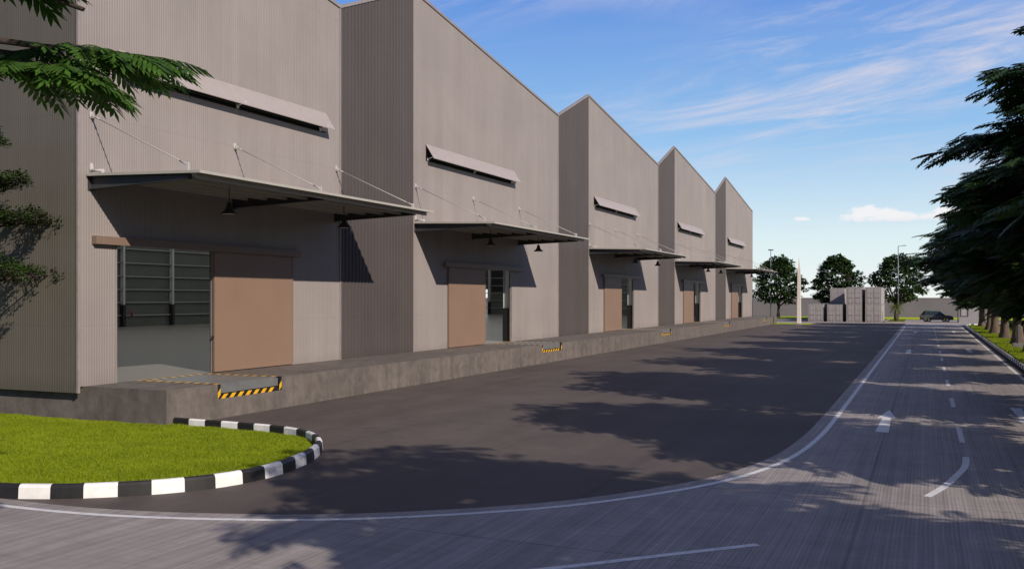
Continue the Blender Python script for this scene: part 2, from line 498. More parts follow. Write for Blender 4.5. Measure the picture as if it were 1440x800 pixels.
edge = smooth_path([(-2.45,126),(-2.45,100),(-2.45,70),(-2.45,45),(-2.45,30),(-2.5,25.2),(-2.72,21.8),(-3.2,19.4),(-3.85,17.7),(-4.72,16.2),(-5.6,15.02),(-6.52,14.12),(-7.43,13.38),(-8.4,12.72),(-9.4,12.2),(-10.45,11.8),(-11.6,11.45),(-12.9,11.2),(-14.5,11.1),(-18,11.08),(-30,11.08),(-60,11.08)], 6)
bound = offset(edge, -.40)
road = tag(empty('road'), kind='structure')
mb = MB()
bp = [(p.x, p.y) for p in bound]
bp = [(-2.85, 136.0)] + bp
for i in range(len(bp)-1):
    a, b = bp[i], bp[i+1]
    # strips of the road body from the boundary to the right edge / lower edge
    pass
# body as polygon (right edge x=4.0, lower edges)
poly = [(4.0, 136.0)] + bp + [(-60, 4.8), (-8.5, 4.8), (-5.5, 3.9), (-3.6, 2.2), (-2.6, -1.5), (-2.45, -30), (4.0, -30)]
import mathutils
tri = mathutils.geometry.tessellate_polygon([[Vector((x, y, 0)) for x, y in poly]])
mb.add([(x, y, .004) for x, y in poly], [tuple(t) for t in tri])
mb.build('carriageway', M['road'], road)
def ribbon(name, path, w, z, mat, parent):
    a = offset(path, w/2); b = offset(path, -w/2)
    mb = MB(); n = len(path)
    mb.add([(p.x, p.y, z) for p in a] + [(p.x, p.y, z) for p in b], [(i, i+1, n+i+1, n+i) for i in range(n-1)])
    return mb.build(name, mat, parent)
ribbon('edge_line', edge, .13, .008, M['paint'], road)
ribbon('edge_line', [Vector((3.87, y, 0)) for y in range(-20, 129, 4)], .13, .008, M['paint'], road)
for k in range(12):
    y0 = 25.5 + 8.15*k
    mb = MB(); mb.box(.74, .87, y0, y0+3.0, .0045, .008); mb.build('lane_dash', M['paint'], road)
ribbon('lane_dash', smooth_path([(.8,23.2),(.74,21.9),(.51,20.46),(.28,19.3),(.01,18.29)], 6), .14, .008, M['paint'], road)
ribbon('lane_dash', smooth_path([(-2.22,13.75),(-3.45,12.52),(-4.5,11.45),(-5.6,10.5),(-7.2,9.5),(-9,8.8)], 6), .13, .008, M['paint'], road)
def arrow(cx, y0, dirn, L=5.4):
    mb = MB(); hw = .17; hh = .27; s = L*.58
    pts = [(-hw, 0), (hw, 0), (hw*.7, s), (hh, s-.1), (0, L), (-hh, s-.1), (-hw*.7, s)]
    pts = [(cx + p[0]*dirn, y0 + p[1]*dirn, .008) for p in pts]
    mb.add(pts, [(0,1,2,6), (2,3,4), (6,2,4), (6,4,5)])
    mb.build('road_arrow', M['paint'], road)
for y in (26.6, 65.0, 104.0): arrow(-1.08, y, 1)
for y in (34.2, 72.6, 111.0): arrow(2.62, y, -1)
M['gutter'] = simple('gutter_asphalt', (.05, .047, .055), .85, var=.2, nscale=2, bump=.2)
tag(sheet('gutter', rect(4.0, 4.55, -30, 136), .003, M['gutter']), kind='structure')
tag(sheet('far_pavement', rect(-75, 60, 136, 166), .002, M['pad']), kind='structure')
M['yard2'] = concrete('container_pad_concrete', (.20, .185, .18), .25)
tag(sheet('container_pad', rect(-32, -5.6, 145.6, 166), .008, M['yard2']), kind='structure')
M['road2'] = simple('service_road_asphalt', (.20, .185, .19), .85, var=.12, nscale=.6)
tag(sheet('service_road', rect(9.6, 22, -30, 175), .003, M['road2']), kind='structure')
tag(sheet('verge', rect(4.7, 9.6, -30, 131.5), .10, M['soil']), kind='structure')
tag(sheet('far_lawn', rect(-90, 60, 166, 184.9), .06, M['lawn_far']), kind='structure')
tag(sheet('lawn_patch', rect(-19.05, -14.2, 129.0, 134.5), .06, M['lawn_far']), kind='structure')
tag(sheet('near_verge', rect(-60, -8.9, -30, 4.2), .05, M['soil']), kind='structure')

def kerb(name, path, w, h, block, label_kind='structure', z0=0.0, start=0):
    # resample
    pts = [path[0]]; acc = []
    d = [0.0]
    for i in range(1, len(path)): d.append(d[-1] + (path[i]-path[i-1]).length)
    tot = d[-1]; nb = max(1, int(round(tot/block))); sub = 3
    def at(s):
        s = min(max(s, 0), tot)
        for i in range(1, len(path)):
            if d[i] >= s:
                t = (s-d[i-1])/max(d[i]-d[i-1], 1e-6); return path[i-1].lerp(path[i], t)
        return path[-1]
    n = nb*sub
    P = [at(tot*i/n) for i in range(n+1)]
    prof = [(0, 0), (.015, h*.78), (.045, h-.012), (.075, h), (w-.03, h), (w, h-.03), (w, 0)]
    mb = MB()
    rows = []
    for i, p in enumerate(P):
        t = (P[min(i+1, n)] - P[max(i-1, 0)]).normalized(); nr = Vector((-t.y, t.x, 0))
        rows.append([(p + nr*a) + Vector((0, 0, z0+b)) for a, b in prof])
    k = len(prof)
    for i in range(n):
        m = ((i//sub) + start) % 2
        mb.add(rows[i]+rows[i+1], [(j, j+1, k+j+1, k+j) for j in range(k-1)], m)
    mb.add(rows[0], [tuple(range(k))], start % 2); mb.add(rows[-1], [tuple(range(k-1, -1, -1))], 1)
    o = mb.build(name, [M['kerb_b'], M['kerb_w']])
    return tag(o, kind=label_kind)
kp = [(-19.02,20.02),(-18.3,19.98),(-17.2,19.96),(-16.4,19.93),(-15.6,19.86),(-14.8,19.68),(-14.1,19.36),(-13.5,18.9),(-13.0,18.35),(-12.6,17.7),(-12.25,16.9),(-12.02,16.1),(-11.88,15.3),(-11.92,14.5),(-12.15,13.75),(-12.6,13.05),(-13.15,12.5),(-13.8,12.02),(-14.4,11.72),(-15.0,11.52),(-16,11.38),(-18,11.33),(-24,11.33),(-46,11.33)]
kpath = smooth_path(kp, 5)
kerb('kerb', offset(kpath, -0.0)[::-1], .16, .25, .568, start=0)
kerb('kerb', [Vector((4.55, y, 0)) for y in range(-30, 133, 1)], .16, .2, .6)
kerb('kerb', smooth_path([(4.55,132),(4.75,133.6),(5.4,134.6),(6.6,135),(9,135)], 5)[::-1], .16, .2, .6)
# plain kerbs of the far pavement
mb = MB(); mb.box(-19, -2.6, 135.7, 136.0, 0, .12); mb.box(-5.6, -5.4, 146.2, 166, .01, .14); mb.box(-5.39, -2.8, 146.0, 146.2, .01, .14)
tag(mb.build('pavement_kerb', M['pad']), kind='structure')
tag(sheet('planting_bed', rect(-5.38, -3.0, 146.3, 166), .1, M['soil']), kind='structure')

# lawn polygon inside the kerb
inner = offset(kpath, .02)
lp = [(p.x, p.y) for p in offset(kpath[::-1], .12)]
lawn_poly = [(-46, 19.55), (-46, 11.45)] + [q for q in lp if q[0] > -45] + [(-19.06, 19.55)]
tri = mathutils.geometry.tessellate_polygon([[Vector((x, y, 0)) for x, y in lawn_poly]])
mb = MB(); mb.add([(x, y, .05) for x, y in lawn_poly], [tuple(t) for t in tri]); tag(mb.build('lawn', M['soil']), kind='structure')

def inside(poly, X, Y):
    r = np.zeros(len(X), bool); n = len(poly); j = n-1
    for i in range(n):
        xi, yi = poly[i]; xj, yj = poly[j]
        c = ((yi > Y) != (yj > Y)) & (X < (xj-xi)*(Y-yi)/(yj-yi+1e-12)+xi)
        r ^= c; j = i
    return r
def grass(name, X, Y, z, h, wd, mat):
    n = len(X)
    a = rng.uniform(0, 2*np.pi, n); hh = h*rng.uniform(.5, 1.25, n); ww = wd*rng.uniform(.6, 1.3, n)
    clump = .75 + .5*np.sin(X*2.3+np.sin(Y*1.7)*2)*np.sin(Y*2.9+np.cos(X*1.3)*2)*.5
    hh = hh*clump
    la = rng.uniform(0, 2*np.pi, n); ln = hh*rng.uniform(.1, .8, n)
    V = np.zeros((n, 3, 3))
    V[:, 0] = np.stack([X-np.cos(a)*ww/2, Y-np.sin(a)*ww/2, np.full(n, z)], 1)
    V[:, 1] = np.stack([X+np.cos(a)*ww/2, Y+np.sin(a)*ww/2, np.full(n, z)], 1)
    V[:, 2] = np.stack([X+np.cos(la)*ln, Y+np.sin(la)*ln, z+hh], 1)
    return tag(mesh_np(name, V.reshape(-1, 3), np.arange(3*n).reshape(-1, 3), mat), 'short bright green lawn grass', 'grass', kind='stuff')
n = 430000
X = rng.uniform(-27, -11.9, n); Y = rng.uniform(11.4, 19.9, n); k = inside(lawn_poly, X, Y)
k &= (X*math.cos(TH)+Y*math.sin(TH)) / (-X*math.sin(TH)+Y*math.cos(TH)) > -.75
gl = grass('grass', X[k], Y[k], .045, .075, .016, M['grass'])
gl['label'] = 'short bright green grass of the lawn inside the striped kerb'
n = 130000
X = rng.uniform(4.75, 8.9, n); Y = 30 + 101*rng.uniform(0, 1, n)**1.2
gr = grass('grass', X, Y, .10, .13, .035, M['grass']); gr['label'] = 'bright green grass of the verge under the row of trees'

# ---------------------------------------------------------------- warehouse
XW = -22.2; YE = 19.45; YF = 132.8; XB = -64.8; DZ = 1.01
VAL = [32.52 + 25.06*k for k in range(5)]; VAL[4] = YF
RID = [13.5] + [38.55 + 25.06*k for k in range(4)]
ZV, ZR = 15.6, 18.1
def roofz(y):
    for k in range(5):
        if y <= VAL[k] + 1e-6 and y >= RID[k] - 1e-6:
            return ZV + (VAL[k]-y)*(ZR-ZV)/(VAL[k]-RID[k] if k < 4 else 19.03)
    for k in range(4):
        if VAL[k] < y < RID[k+1]: return ZV + (y-VAL[k])*(ZR-ZV)/(RID[k+1]-VAL[k])
    return ZV
wh = tag(empty('warehouse', (XW, YE, 0)), 'long taupe ribbed-metal warehouse with saw-tooth roofline, five canopied loading doors and dark cladding strips', 'warehouse')

def ribwall(y0, y1, pitch, depth, zt, zb, holes, duty=(.28, .42, .86)):
    # ribbed sheet in the plane X=XW, returns MB
    mb = MB()
    n = max(1, int(round((y1-y0)/pitch))); p = (y1-y0)/n
    prof = []
    for i in range(n):
        y = y0+i*p
        prof += [(y, 0), (y+duty[0]*p, 0), (y+duty[1]*p, depth), (y+duty[2]*p, depth)]
    prof.append((y1, 0))
    # cut exactly on hole edges
    cuts = sorted({c for h in holes for c in (h[0], h[1])})
    for c in cuts:
        for i in range(len(prof)-1):
            if prof[i][0] < c-1e-4 and prof[i+1][0] > c+1e-4:
                t = (c-prof[i][0])/(prof[i+1][0]-prof[i][0])
                prof.insert(i+1, (c, prof[i][1]+(prof[i+1][1]-prof[i][1])*t)); break
    for i in range(len(prof)-1):
        (ya, da), (yb, db) = prof[i], prof[i+1]
        if yb-ya < 1e-6: continue
        ym = (ya+yb)/2
        iv = [(zb, None)]
        hs = sorted([h for h in holes if h[0] < ym < h[1]], key=lambda h: h[2])
        z = zb
        for h in hs:
            if h[2] > z + 1e-4: mb.quad((XW+da, ya, z), (XW+db, yb, z), (XW+db, yb, h[2]), (XW+da, ya, h[2]))
            z = h[3]
        mb.quad((XW+da, ya, z), (XW+db, yb, z), (XW+db, yb, zt(yb)), (XW+da, ya, zt(ya)))
    return mb
DOORZ = 5.16
doors = []   # opening y0,y1, panel y0,y1, rail y0,y1
for k in range(5):
    if k == 0: doors.append((20.85, 25.0, 24.96, 29.26, 19.93, 29.61))
    else:
        s = 25.06*(k-1)
        doors.append((46.26+s, 50.05+s, 42.02+s, 46.32+s, 41.56+s, 51.37+s))
vents = []
for k in range(5):
    y0 = (19.73 if k == 0 else 38.6+25.06*(k-1)) + 1.22
    vents.append((y0, y0+10.5, 10.22, 10.84))
for k in range(5):
    ya = YE+.02 if k == 0 else RID[k]; yb = VAL[k]
    d = doors[k]; v = vents[k]
    mb = ribwall(ya, yb, .094, .007, roofz, DZ, [(d[0], d[1], DZ, DOORZ), (v[0], v[1], v[2], v[3])])
    mb.build('wall', M['facade'], wh)
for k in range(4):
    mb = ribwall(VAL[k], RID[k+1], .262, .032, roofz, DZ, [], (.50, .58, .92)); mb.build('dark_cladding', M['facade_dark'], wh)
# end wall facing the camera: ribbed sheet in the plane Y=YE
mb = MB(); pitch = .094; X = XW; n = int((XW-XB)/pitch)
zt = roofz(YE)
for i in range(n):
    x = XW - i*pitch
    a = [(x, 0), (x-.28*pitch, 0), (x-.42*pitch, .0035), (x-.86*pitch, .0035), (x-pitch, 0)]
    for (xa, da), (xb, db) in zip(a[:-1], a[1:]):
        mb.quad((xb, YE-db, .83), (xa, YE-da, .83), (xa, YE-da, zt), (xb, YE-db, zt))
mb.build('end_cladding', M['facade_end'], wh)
# corner flashing
mb = MB(); mb.box(XW-.05, XW+.022, YE-.022, YE+.06, .83, zt); mb.build('corner_trim', M['trim'], wh)
# roof edge trims along the saw-tooth line and at the strip edges
mb = MB()
line = [(YE, zt)]
for k in range(5):
    line.append((VAL[k], ZV))
    if k < 4: line.append((RID[k+1], ZR))
for (ya, za), (yb, zb_) in zip(line[:-1], line[1:]):
    mb.prism([(ya, za-.08), (yb, zb_-.08), (yb, zb_+.05), (ya, za+.05)], 0, XW-.12, XW+.06)
mb.build('roof_trim', M['trim'], wh)
for k in range(4):
    for y in (VAL[k], RID[k+1]):
        mb = MB(); mb.box(XW-.01, XW+.05, y-.035, y+.035, DZ, roofz(y)-.05); mb.build('strip_trim', M['trim'], wh)
mb = MB(); mb.box(XW-.06, XW+.03, YF-.06, YF+.03, DZ, ZV); mb.build('corner_trim', M['trim'], wh)
# plain outer walls away from the camera, inner liner
mb = MB(); mb.box(XB-.2, XB, YE, YF, 0, ZV-.1); mb.build('rear_wall', M['facade'], wh)
mb = MB(); mb.box(XB, XW-.02, YF-.02, YF, 5.0, ZV); mb.box(-63.0, XW-.02, YF-.02, YF, 0, 4.999); mb.box(XB, -63.95, YF-.02, YF, 0, 4.999)
mb.build('far_end_wall', M['facade'], wh)
mb = MB()
t_ = .14
for (a, b, c_, d_) in []: pass
# liner behind the facade with the door openings
segs = []
y = YE
for d in doors: segs.append((y, d[0], DZ, ZV)); segs.append((d[0], d[1], DOORZ, ZV)); y = d[1]
segs.append((y, YF, DZ, ZV))
for (ya, yb, za, zb_) in segs: mb.box(XW-t_-.01, XW-t_+.03, ya, yb, za, zb_)
mb.box(XB, XB+.02, YE+.03, YF-.03, DZ, ZV)
mb.box(XB+.02, XW-t_, YE+.02, YE+.04, DZ, ZV)
mb.box(XB+.02, -63.95, YF-.05, YF-.03, DZ, ZV); mb.box(-63.95, -63.0, YF-.05, YF-.03, 4.9, ZV); mb.box(-63.0, XW-t_, YF-.05, YF-.03, DZ, ZV)
mb.build('inner_lining', M['liner'], wh)
# door reveals
for d in doors:
    mb = MB()
    mb.box(XW-.13, XW+.02, d[0]-.04, d[0], DZ+.002, DOORZ); mb.box(XW-.13, XW+.02, d[1], d[1]+.04, DZ+.002, DOORZ)
    mb.box(XW-.13, XW+.02, d[0]-.04, d[1]+.04, DOORZ, DOORZ+.05)
    mb.build('door_frame', M['trim'], wh)
# floor
tag(sheet('floor', rect(XB+.03, XW-.0, YE+.05, YF-.06), DZ+.004, M['floor'], None), kind=None)
fl = bpy.data.objects['floor']; fl.parent = wh; fl.location = (-XW, -YE, 0)
# flat roof behind the saw-tooth parapet, with translucent strips
ys_ = [YE+.0]
for q in range(9):
    a_ = 21.0 + q*12.2
    mb = MB(); mb.box(XB-.1, XW-.13, ys_[-1], a_, 13.4, 13.5); mb.build('roof', M['trim'], wh)
    mb = MB(); mb.quad((XB, a_, 13.44), (XW-.14, a_, 13.44), (XW-.14, a_+9.0, 13.44), (XB, a_+9.0, 13.44)); mb.build('skylight', M['skylight'], wh)
    ys_.append(a_+9.0)
mb = MB(); mb.box(XB-.1, XW-.13, ys_[-1], YF, 13.4, 13.5); mb.build('roof', M['trim'], wh)
# portal columns on the rear wall, far end wall and along the facade
M['column'] = simple('column_paint', (.48, .50, .48), .45, var=.06)
def column(x, y, z1, face, mat_top=M['column']):
    e = MB()
    def sec(m_, za, zb_):
        w_, dd, ft, wt = .20, .36, .022, .02
        if face == 'x':
            m_.box(x, x+ft, y-w_/2, y+w_/2, za, zb_); m_.box(x+dd-ft, x+dd, y-w_/2, y+w_/2, za, zb_); m_.box(x+ft, x+dd-ft, y-wt/2, y+wt/2, za, zb_)
        else:
            m_.box(x-w_/2, x+w_/2, y-ft, y, za, zb_); m_.box(x-w_/2, x+w_/2, y-dd, y-dd+ft, za, zb_); m_.box(x-wt/2, x+wt/2, y-dd+ft, y-ft, za, zb_)
    sec(e, 2.96, z1); o = e.build('column', mat_top, wh)
    g = MB()
    if face == 'x': g.box(x-.02, x+.40, y-.15, y+.15, DZ+.005, 2.95)
    else: g.box(x-.15, x+.15, y-.40, y-.0, DZ+.005, 2.95)
    g.build('column_guard', M['black'], o)
for k in range(-5, 12): column(XB+.03, 61.35+5.85*k, 13.1, 'x')
for k in range(6): column(-62.6+6.3*k, YF-.06, 13.1, 'y')
for k in range(5):
    d = doors[k]
    column(XW-.60, (d[1]+.24 if k else 19.9), 13.1, 'x')
    column(XW-.60, (VAL[k]-.8), 13.1, 'x')
for i, z in enumerate([2.06, 3.2, 4.35, 5.51, 6.7, 7.95, 9.2, 10.5, 11.8, 13.1]):
    mb = MB(); mb.box(XB+.02, XB+.19, YE+.1, YF-.1, z-.012, z+.0); mb.box(XB+.17, XB+.19, YE+.1, YF-.1, z-.10, z-.0121)
    mb.box(XB+.2, XW-.2, YF-.2, YF-.055, z-.012, z); mb.box(XB+.2, XW-.2, YF-.2, YF-.18, z-.10, z-.0121)
    mb.build('girt', M['steel_in'], wh)
mb = MB(); mb.box(-62.3, -60.3, YF-.08, YF-.052, 4.5, 7.8); mb.build('louvre_window', M['black'], wh)
mb = MB(); mb.lathe([(.001, 0), (.09, 0), (.09, .45), (.05, .55), (.02, .6), (.001, .62)], (XB+.5, 62.1, 1.9)); mb.build('fire_extinguisher', M['red'], wh)
# sliding doors, rails, vents
for k in range(5):
    d = doors[k]
    mb = MB(); x0 = XW+.035
    mb.box(x0, x0+.06, d[2], d[3], DZ+.03, 5.15)
    mb.box(x0+.0605, x0+.075, d[2], d[2]+.05, DZ+.03, 5.15); mb.box(x0+.0605, x0+.075, d[3]-.05, d[3], DZ+.03, 5.15)
    mb.box(x0+.0605, x0+.075, d[2]+.05, d[3]-.05, DZ+.03, DZ+.11)
    dr = mb.build('sliding_door', M['door'], wh, bevel=.004)
    hy = d[2]-.0 if k == 0 else d[3]
    s = -1 if k == 0 else 1
    mb = MB(); mb.box(x0+.0, x0+.03, min(hy, hy+s*.09), max(hy, hy+s*.09), 2.18, 2.26)
    mb.build('handle', M['black'], dr)
    mb = MB(); mb.box(XW+.03, XW+.20, d[4], d[5], 5.12, 5.36)
    mb.build('door_rail', M['rail'], wh, bevel=.006)
    v = vents[k]
    mb = MB()
    mb.box(XW-.135, XW-.125, v[0], v[1], v[2], v[3])
    mb.box(XW-.12, XW+.015, v[0]-.03, v[0], v[2]-.03, v[3]); mb.box(XW-.12, XW+.015, v[1], v[1]+.03, v[2]-.03, v[3]); mb.box(XW-.12, XW+.015, v[0], v[1], v[2]-.03, v[2])
    nb = 5
    for j in range(nb):
        z = v[2]+.06+j*.11; mb.prism([(XW-.11, z+.05), (XW-.02, z-.02), (XW-.02, z-.01), (XW-.11, z+.06)], 1, v[0]+.01, v[1]-.01)
    vt = mb.build('roof_vent', M['black'], wh)
    mb = MB()
    za, zb_ = 10.97, 10.28; xa, xb = XW+.02, XW+.46
    mb.prism([(xa, za), (xb, zb_), (xb+.01, zb_+.025), (xa, za+.03)], 1, v[0]-.06, v[1]+.06)
    yy = v[0]-.04
    while yy < v[1]:
        mb.prism([(xa, za+.031), (xb, zb_+.026), (xb, zb_+.034), (xa, za+.039)], 1, yy, yy+.05); yy += .16
    mb.build('vent_flap', M['flap'], vt)
    for yb in (v[0]+.15, (v[0]+v[1])/2, v[1]-.32):
        mb = MB(); mb.tube([(XW+.0, yb, 10.30), (XW+.40, yb, 10.42)], .022, 6)
        mb.box(XW+.015, XW+.05, yb-.06, yb+.06, 10.22, 10.36); mb.build('stay', M['white'], vt)
    mb = MB()
    mb.prism([(XW+.03, 10.24), (XW+.24, 10.22), (XW+.28, 10.42), (XW+.03, 10.48)], 1, v[1]-.2, v[1]-.18)
    mb.build('end_plate', M['white'], vt)
# canopies
def canopy(y0, y1):
    r = MB(); zw, zf = 7.08, 6.95; xf = -17.98
    r.prism([(XW+.05, zw), (xf, zf), (xf, zf+.035), (XW+.05, zw+.035)], 1, y0, y1)
    ys = y0+.02
    while ys < y1:
        r.prism([(XW+.06, zw+.0355), (xf-.01, zf+.0355), (xf-.01, zf+.05), (XW+.06, zw+.05)], 1, ys, ys+.04); ys += .25
    # folded edge fascia
    r.box(xf, xf+.02, y0-.01, y1+.01, zf-.012, zf+.064)
    r.prism([(XW+.05, zw-.01), (xf, zf-.01), (xf, zf+.064), (XW+.05, zw+.064)], 1, y0-.02, y0-.002)
    cs = r.build('canopy', M['canopy'], wh)
    # purlins
    for j in range(5):
        x = XW+.55 + j*.84; z = zw + (zf-zw)*(x-XW)/(xf-XW)
        p = MB(); p.box(x, x+.06, y0+.20, y1-.05, z-.13, z-.004); p.build('purlin', M['canopy'], cs)
    for yb in (y0+.17, y0+6.33, y0+12.5):
        p = MB(); xe = -18.5
        zt_ = lambda x: zw-.131+(zf-zw)*(x-XW)/(xf-XW)
        top = [(XW+.03, zt_(XW)+.12), (xe, zt_(xe)+.12)]
        bot = [(xe, zt_(xe)-.02), (XW+.03, zt_(XW)-.25)]
        p.prism(top+bot, 1, yb-.008, yb+.008)
        p.prism([bot[1], bot[0], (xe, bot[0][1]+.016), (XW+.03, bot[1][1]+.016)], 1, yb-.08, yb+.08)
        p.prism([top[0], top[1], (xe, top[1][1]-.016), (XW+.03, top[0][1]-.016)], 1, yb-.08, yb+.08)
        p.box(xe, xe+.016, yb-.08, yb+.08, bot[0][1], top[1][1])
        p.box(XW+.012, XW+.03, yb-.12, yb+.12, bot[1][1]-.04, top[0][1])
        p.build('beam', M['darksteel'], cs)
        t = MB(); t.tube([(XW+.10, yb, 8.82), (-18.58, yb, 7.22)], .018, 8)
        t.tube([(XW+.10, yb, 8.82), (XW+.36, yb, 8.705)], .030, 8); t.tube([(-18.58, yb, 7.22), (-18.84, yb, 7.335)], .030, 8)
        t.build('tie_rod', M['rod'], cs)
        b = MB()
        # rounded wall plate and pin
        pl = []
        for q in range(14):
            a = 2*math.pi*q/14; pl.append((yb+.065*math.cos(a), 8.86+.12*math.sin(a)))
        b.prism(pl, 0, XW+.012, XW+.04)
        b.box(XW+.04, XW+.16, yb-.035, yb-.02, 8.76, 8.88); b.box(XW+.04, XW+.16, yb+.02, yb+.035, 8.76, 8.88)
        b.tube([(XW+.11, yb-.06, 8.82), (XW+.11, yb+.06, 8.82)], .02, 8)
        b.build('bracket', M['bracket'], cs); b = MB()
        b.box(-18.62, -18.52, yb-.02, yb+.02, 7.0, 7.28); b.build('bracket', M['bracket'], cs); b = MB()
        if yb < y0+1:
            pl = [(yb+.065*math.cos(2*math.pi*q/14), 7.33+.14*math.sin(2*math.pi*q/14)) for q in range(14)]
            b.prism(pl, 0, XW+.012, XW+.04)
            b.tube([(XW+.04, yb, 7.24), (XW+.50, yb, 7.22)], .045, 10); b.tube([(XW+.46, yb, 7.26), (XW+.46, yb, 7.08)], .04, 10)
            b.box(XW+.04, XW+.3, yb-.04, yb+.04, 7.11, 7.18)
            b.build('bracket', M['bracket'], cs)
    return cs
can_y = [(19.73, 32.80)] + [(38.6+25.06*k, 51.58+25.06*k) for k in range(4)]
for a, b in can_y: canopy(a, b)
# bell lamps under the canopies
lamp0 = None
nth = ['nearest', 'second nearest', 'third', 'fourth', 'farthest']
for k, (a, b) in enumerate(can_y):
    for j, dy_ in enumerate((3.05, 9.25)):
        if lamp0 is None:
            lamp0 = empty('pendant_lamp', (0, 0, 0))
            m_ = MB(); m_.tube([(0, 0, .33), (0, 0, .84)], .014, 8); m_.build('rod', M['black'], lamp0, False)
            m_ = MB(); m_.lathe([(.045, .36), (.07, .34), (.085, .26), (.10, .19), (.17, .09), (.25, .03), (.265, .0), (.255, .0), (.24, .03), (.16, .085), (.09, .18), (.001, .2)], (0, 0, 0), 24)
            m_.build('lamp_shade', M['black'], lamp0, False)
            m_ = MB(); m_.lathe([(.001, .012), (.24, .012), (.24, .02), (.001, .03)], (0, 0, 0), 24); m_.build('diffuser', M['lampglass'], lamp0, False)
            o = lamp0
        else: o = copy_tree(lamp0)
        o.location = (-19.6, a+dy_, 6.12)
        tag(o, 'black bell-shaped lamp hanging under the %s canopy, the %s one of its pair' % (nth[k], 'nearer' if j == 0 else 'farther'), 'lamp', 'bell lamps under the canopies')

# ---------------------------------------------------------------- dock
XD = -19.08
dock = tag(empty('loading_dock', (XD, 19.65, 0)), 'long stained concrete loading platform with yellow and black edged ramps, in front of the warehouse', 'loading dock')
levs = [(21.68, 24.66)] + [(47.1+25.06*k, 50.1+25.06*k) for k in range(4)]
mb = MB()
DY0, DY1 = 19.65, 134.4
zl, zh = .60, DZ
# front block segments with pockets for the levelers
y = DY0
for (a, b) in levs:
    mb.box(XD-3.1, XD, y, a, 0, DZ); mb.box(XD-3.1, XD-.10, a, b, 0, DZ-.012); mb.box(XD-.10, XD, a, b, 0, zl)
    y = b
mb.box(XD-3.1, XD, y, DY1, 0, DZ)
mb.box(XB, XD-3.1, DY0, DY1, 0, DZ)
mb.build('platform', M['dock'], dock)
for (a, b) in levs:
    p = MB(); p.box(XD-2.95, XD-.09, a+.13, b-.13, DZ-.011, DZ+.004)
    p.box(XD-.095, XD-.06, a+.1, b-.1, zl+.13, DZ-.012)
    lv = p.build('leveler', M['steelplate'], dock, bevel=.003)
    t = MB()
    def tape(p0, p1, wdt, step, horiz=True):
        p0 = Vector(p0); p1 = Vector(p1); L_ = (p1-p0).length; d_ = (p1-p0)/L_
        nrm = Vector((-d_.y, d_.x, 0))
        nseg = int(round(L_/step)); st = L_/nseg
        for i in range(nseg):
            q0 = p0+d_*st*i; q1 = p0+d_*st*(i+1)
            t.add([q0-nrm*wdt/2, q1-nrm*wdt/2, q1+nrm*wdt/2, q0+nrm*wdt/2], [(0, 1, 2, 3)], i % 2)
    z = DZ+.006
    tape((XD-3.15, a+.06, z), (XD-.0, a+.06, z), .24, .19)
    tape((XD-3.02, a+.12, z), (XD-3.02, b-.12, z), .24, .19)
    tape((XD-3.0, b-.06, z), (XD-.0, b-.06, z), .24, .19)
    # front face: black ground with slanted yellow bars
    x = XD+.004
    t.add([(x, a, zl-.02), (x, b, zl-.02), (x, b, zl+.11), (x, a, zl+.11)], [(0, 1, 2, 3)], 1)
    t.add([(x, a, zl+.11), (x, a+.12, zl+.11), (x, a+.12, DZ), (x, a, DZ)], [(0, 1, 2, 3)], 1)
    t.add([(x, b-.12, zl+.11), (x, b, zl+.11), (x, b, DZ), (x, b-.12, DZ)], [(0, 1, 2, 3)], 1)
    x += .003; yy = a+.13
    while yy < b-.36:
        t.add([(x, yy, zl-.02), (x, yy+.18, zl-.02), (x, yy+.32, zl+.11), (x, yy+.14, zl+.11)], [(0, 1, 2, 3)], 0); yy += .36
    for (c0, s_) in ((a, 1), (b-.12, 1)):
        t.add([(x, c0, zl-.02), (x, c0+.11, zl+.10), (x, c0+.12, zl+.29), (x, c0, zl+.17)], [(0, 1, 2, 3)], 0)
    t.box(XD-.06, XD-.02, a, a+.02, zl+.1, DZ-.002, 1); t.box(XD-.06, XD-.02, b-.02, b, zl+.1, DZ-.002, 1)
    t.build('hazard_border', [M['yellow'], M['hazblack']], lv)
    # dark slot above the lip
    s = MB(); s.box(XD-.0995, XD-.096, a+.02, b-.02, zl+.02, DZ-.014); s.build('slot', M['hazblack'], lv)

# ---------------------------------------------------------------- vegetation
def frond_template(npair=7, lw=.10, ll=.34, droop=.25, fold=.12, lens=False):
    V = []; 
    for i in range(npair):
        t = .12 + .8*i/(npair-1)
        x = t; z = -droop*t*t
        l = ll*(.65+.6*math.sin(math.pi*min(t+.15, 1)*.85)); w_ = lw
        for s in (-1, 1):
            a = R(58-18*t)*s
            dx_, dy_ = math.cos(a), math.sin(a)
            b = Vector((x, 0, z)); tip = b + Vector((dx_*l, dy_*l, -fold*l*2.2))
            n_ = Vector((-dy_, dx_, 0))*w_/2
            if lens:
                m1 = b.lerp(tip, .28)+Vector((0, 0, .03)); m2 = b.lerp(tip, .68)+Vector((0, 0, .02)); e_ = Vector((0, 0, -.012))
                V += [b, m1+n_*.85+e_, m2+n_*.8+e_, m2, b, m2, m2-n_*.8+e_, m1-n_*.85+e_, m2+n_*.8+e_, tip, m2-n_*.8+e_, m2]
            else:
                mid = (b+tip)/2 + Vector((0, 0, .02))
                V += [b, mid+n_, tip, mid-n_]
    b = Vector((.92, 0, -droop*.85)); tip = b+Vector((ll*.9, 0, -fold*3*ll)); mid = (b+tip)/2
    V += [b, mid+Vector((0, lw/2, 0)), tip, mid-Vector((0, lw/2, 0))]
    # rachis as a thin blade
    V += [Vector((0, -.008, 0)), Vector((0, .008, 0)), Vector((.92, .005, -droop*.85)), Vector((.92, -.005, -droop*.85))]
    return np.array([tuple(v) for v in V])
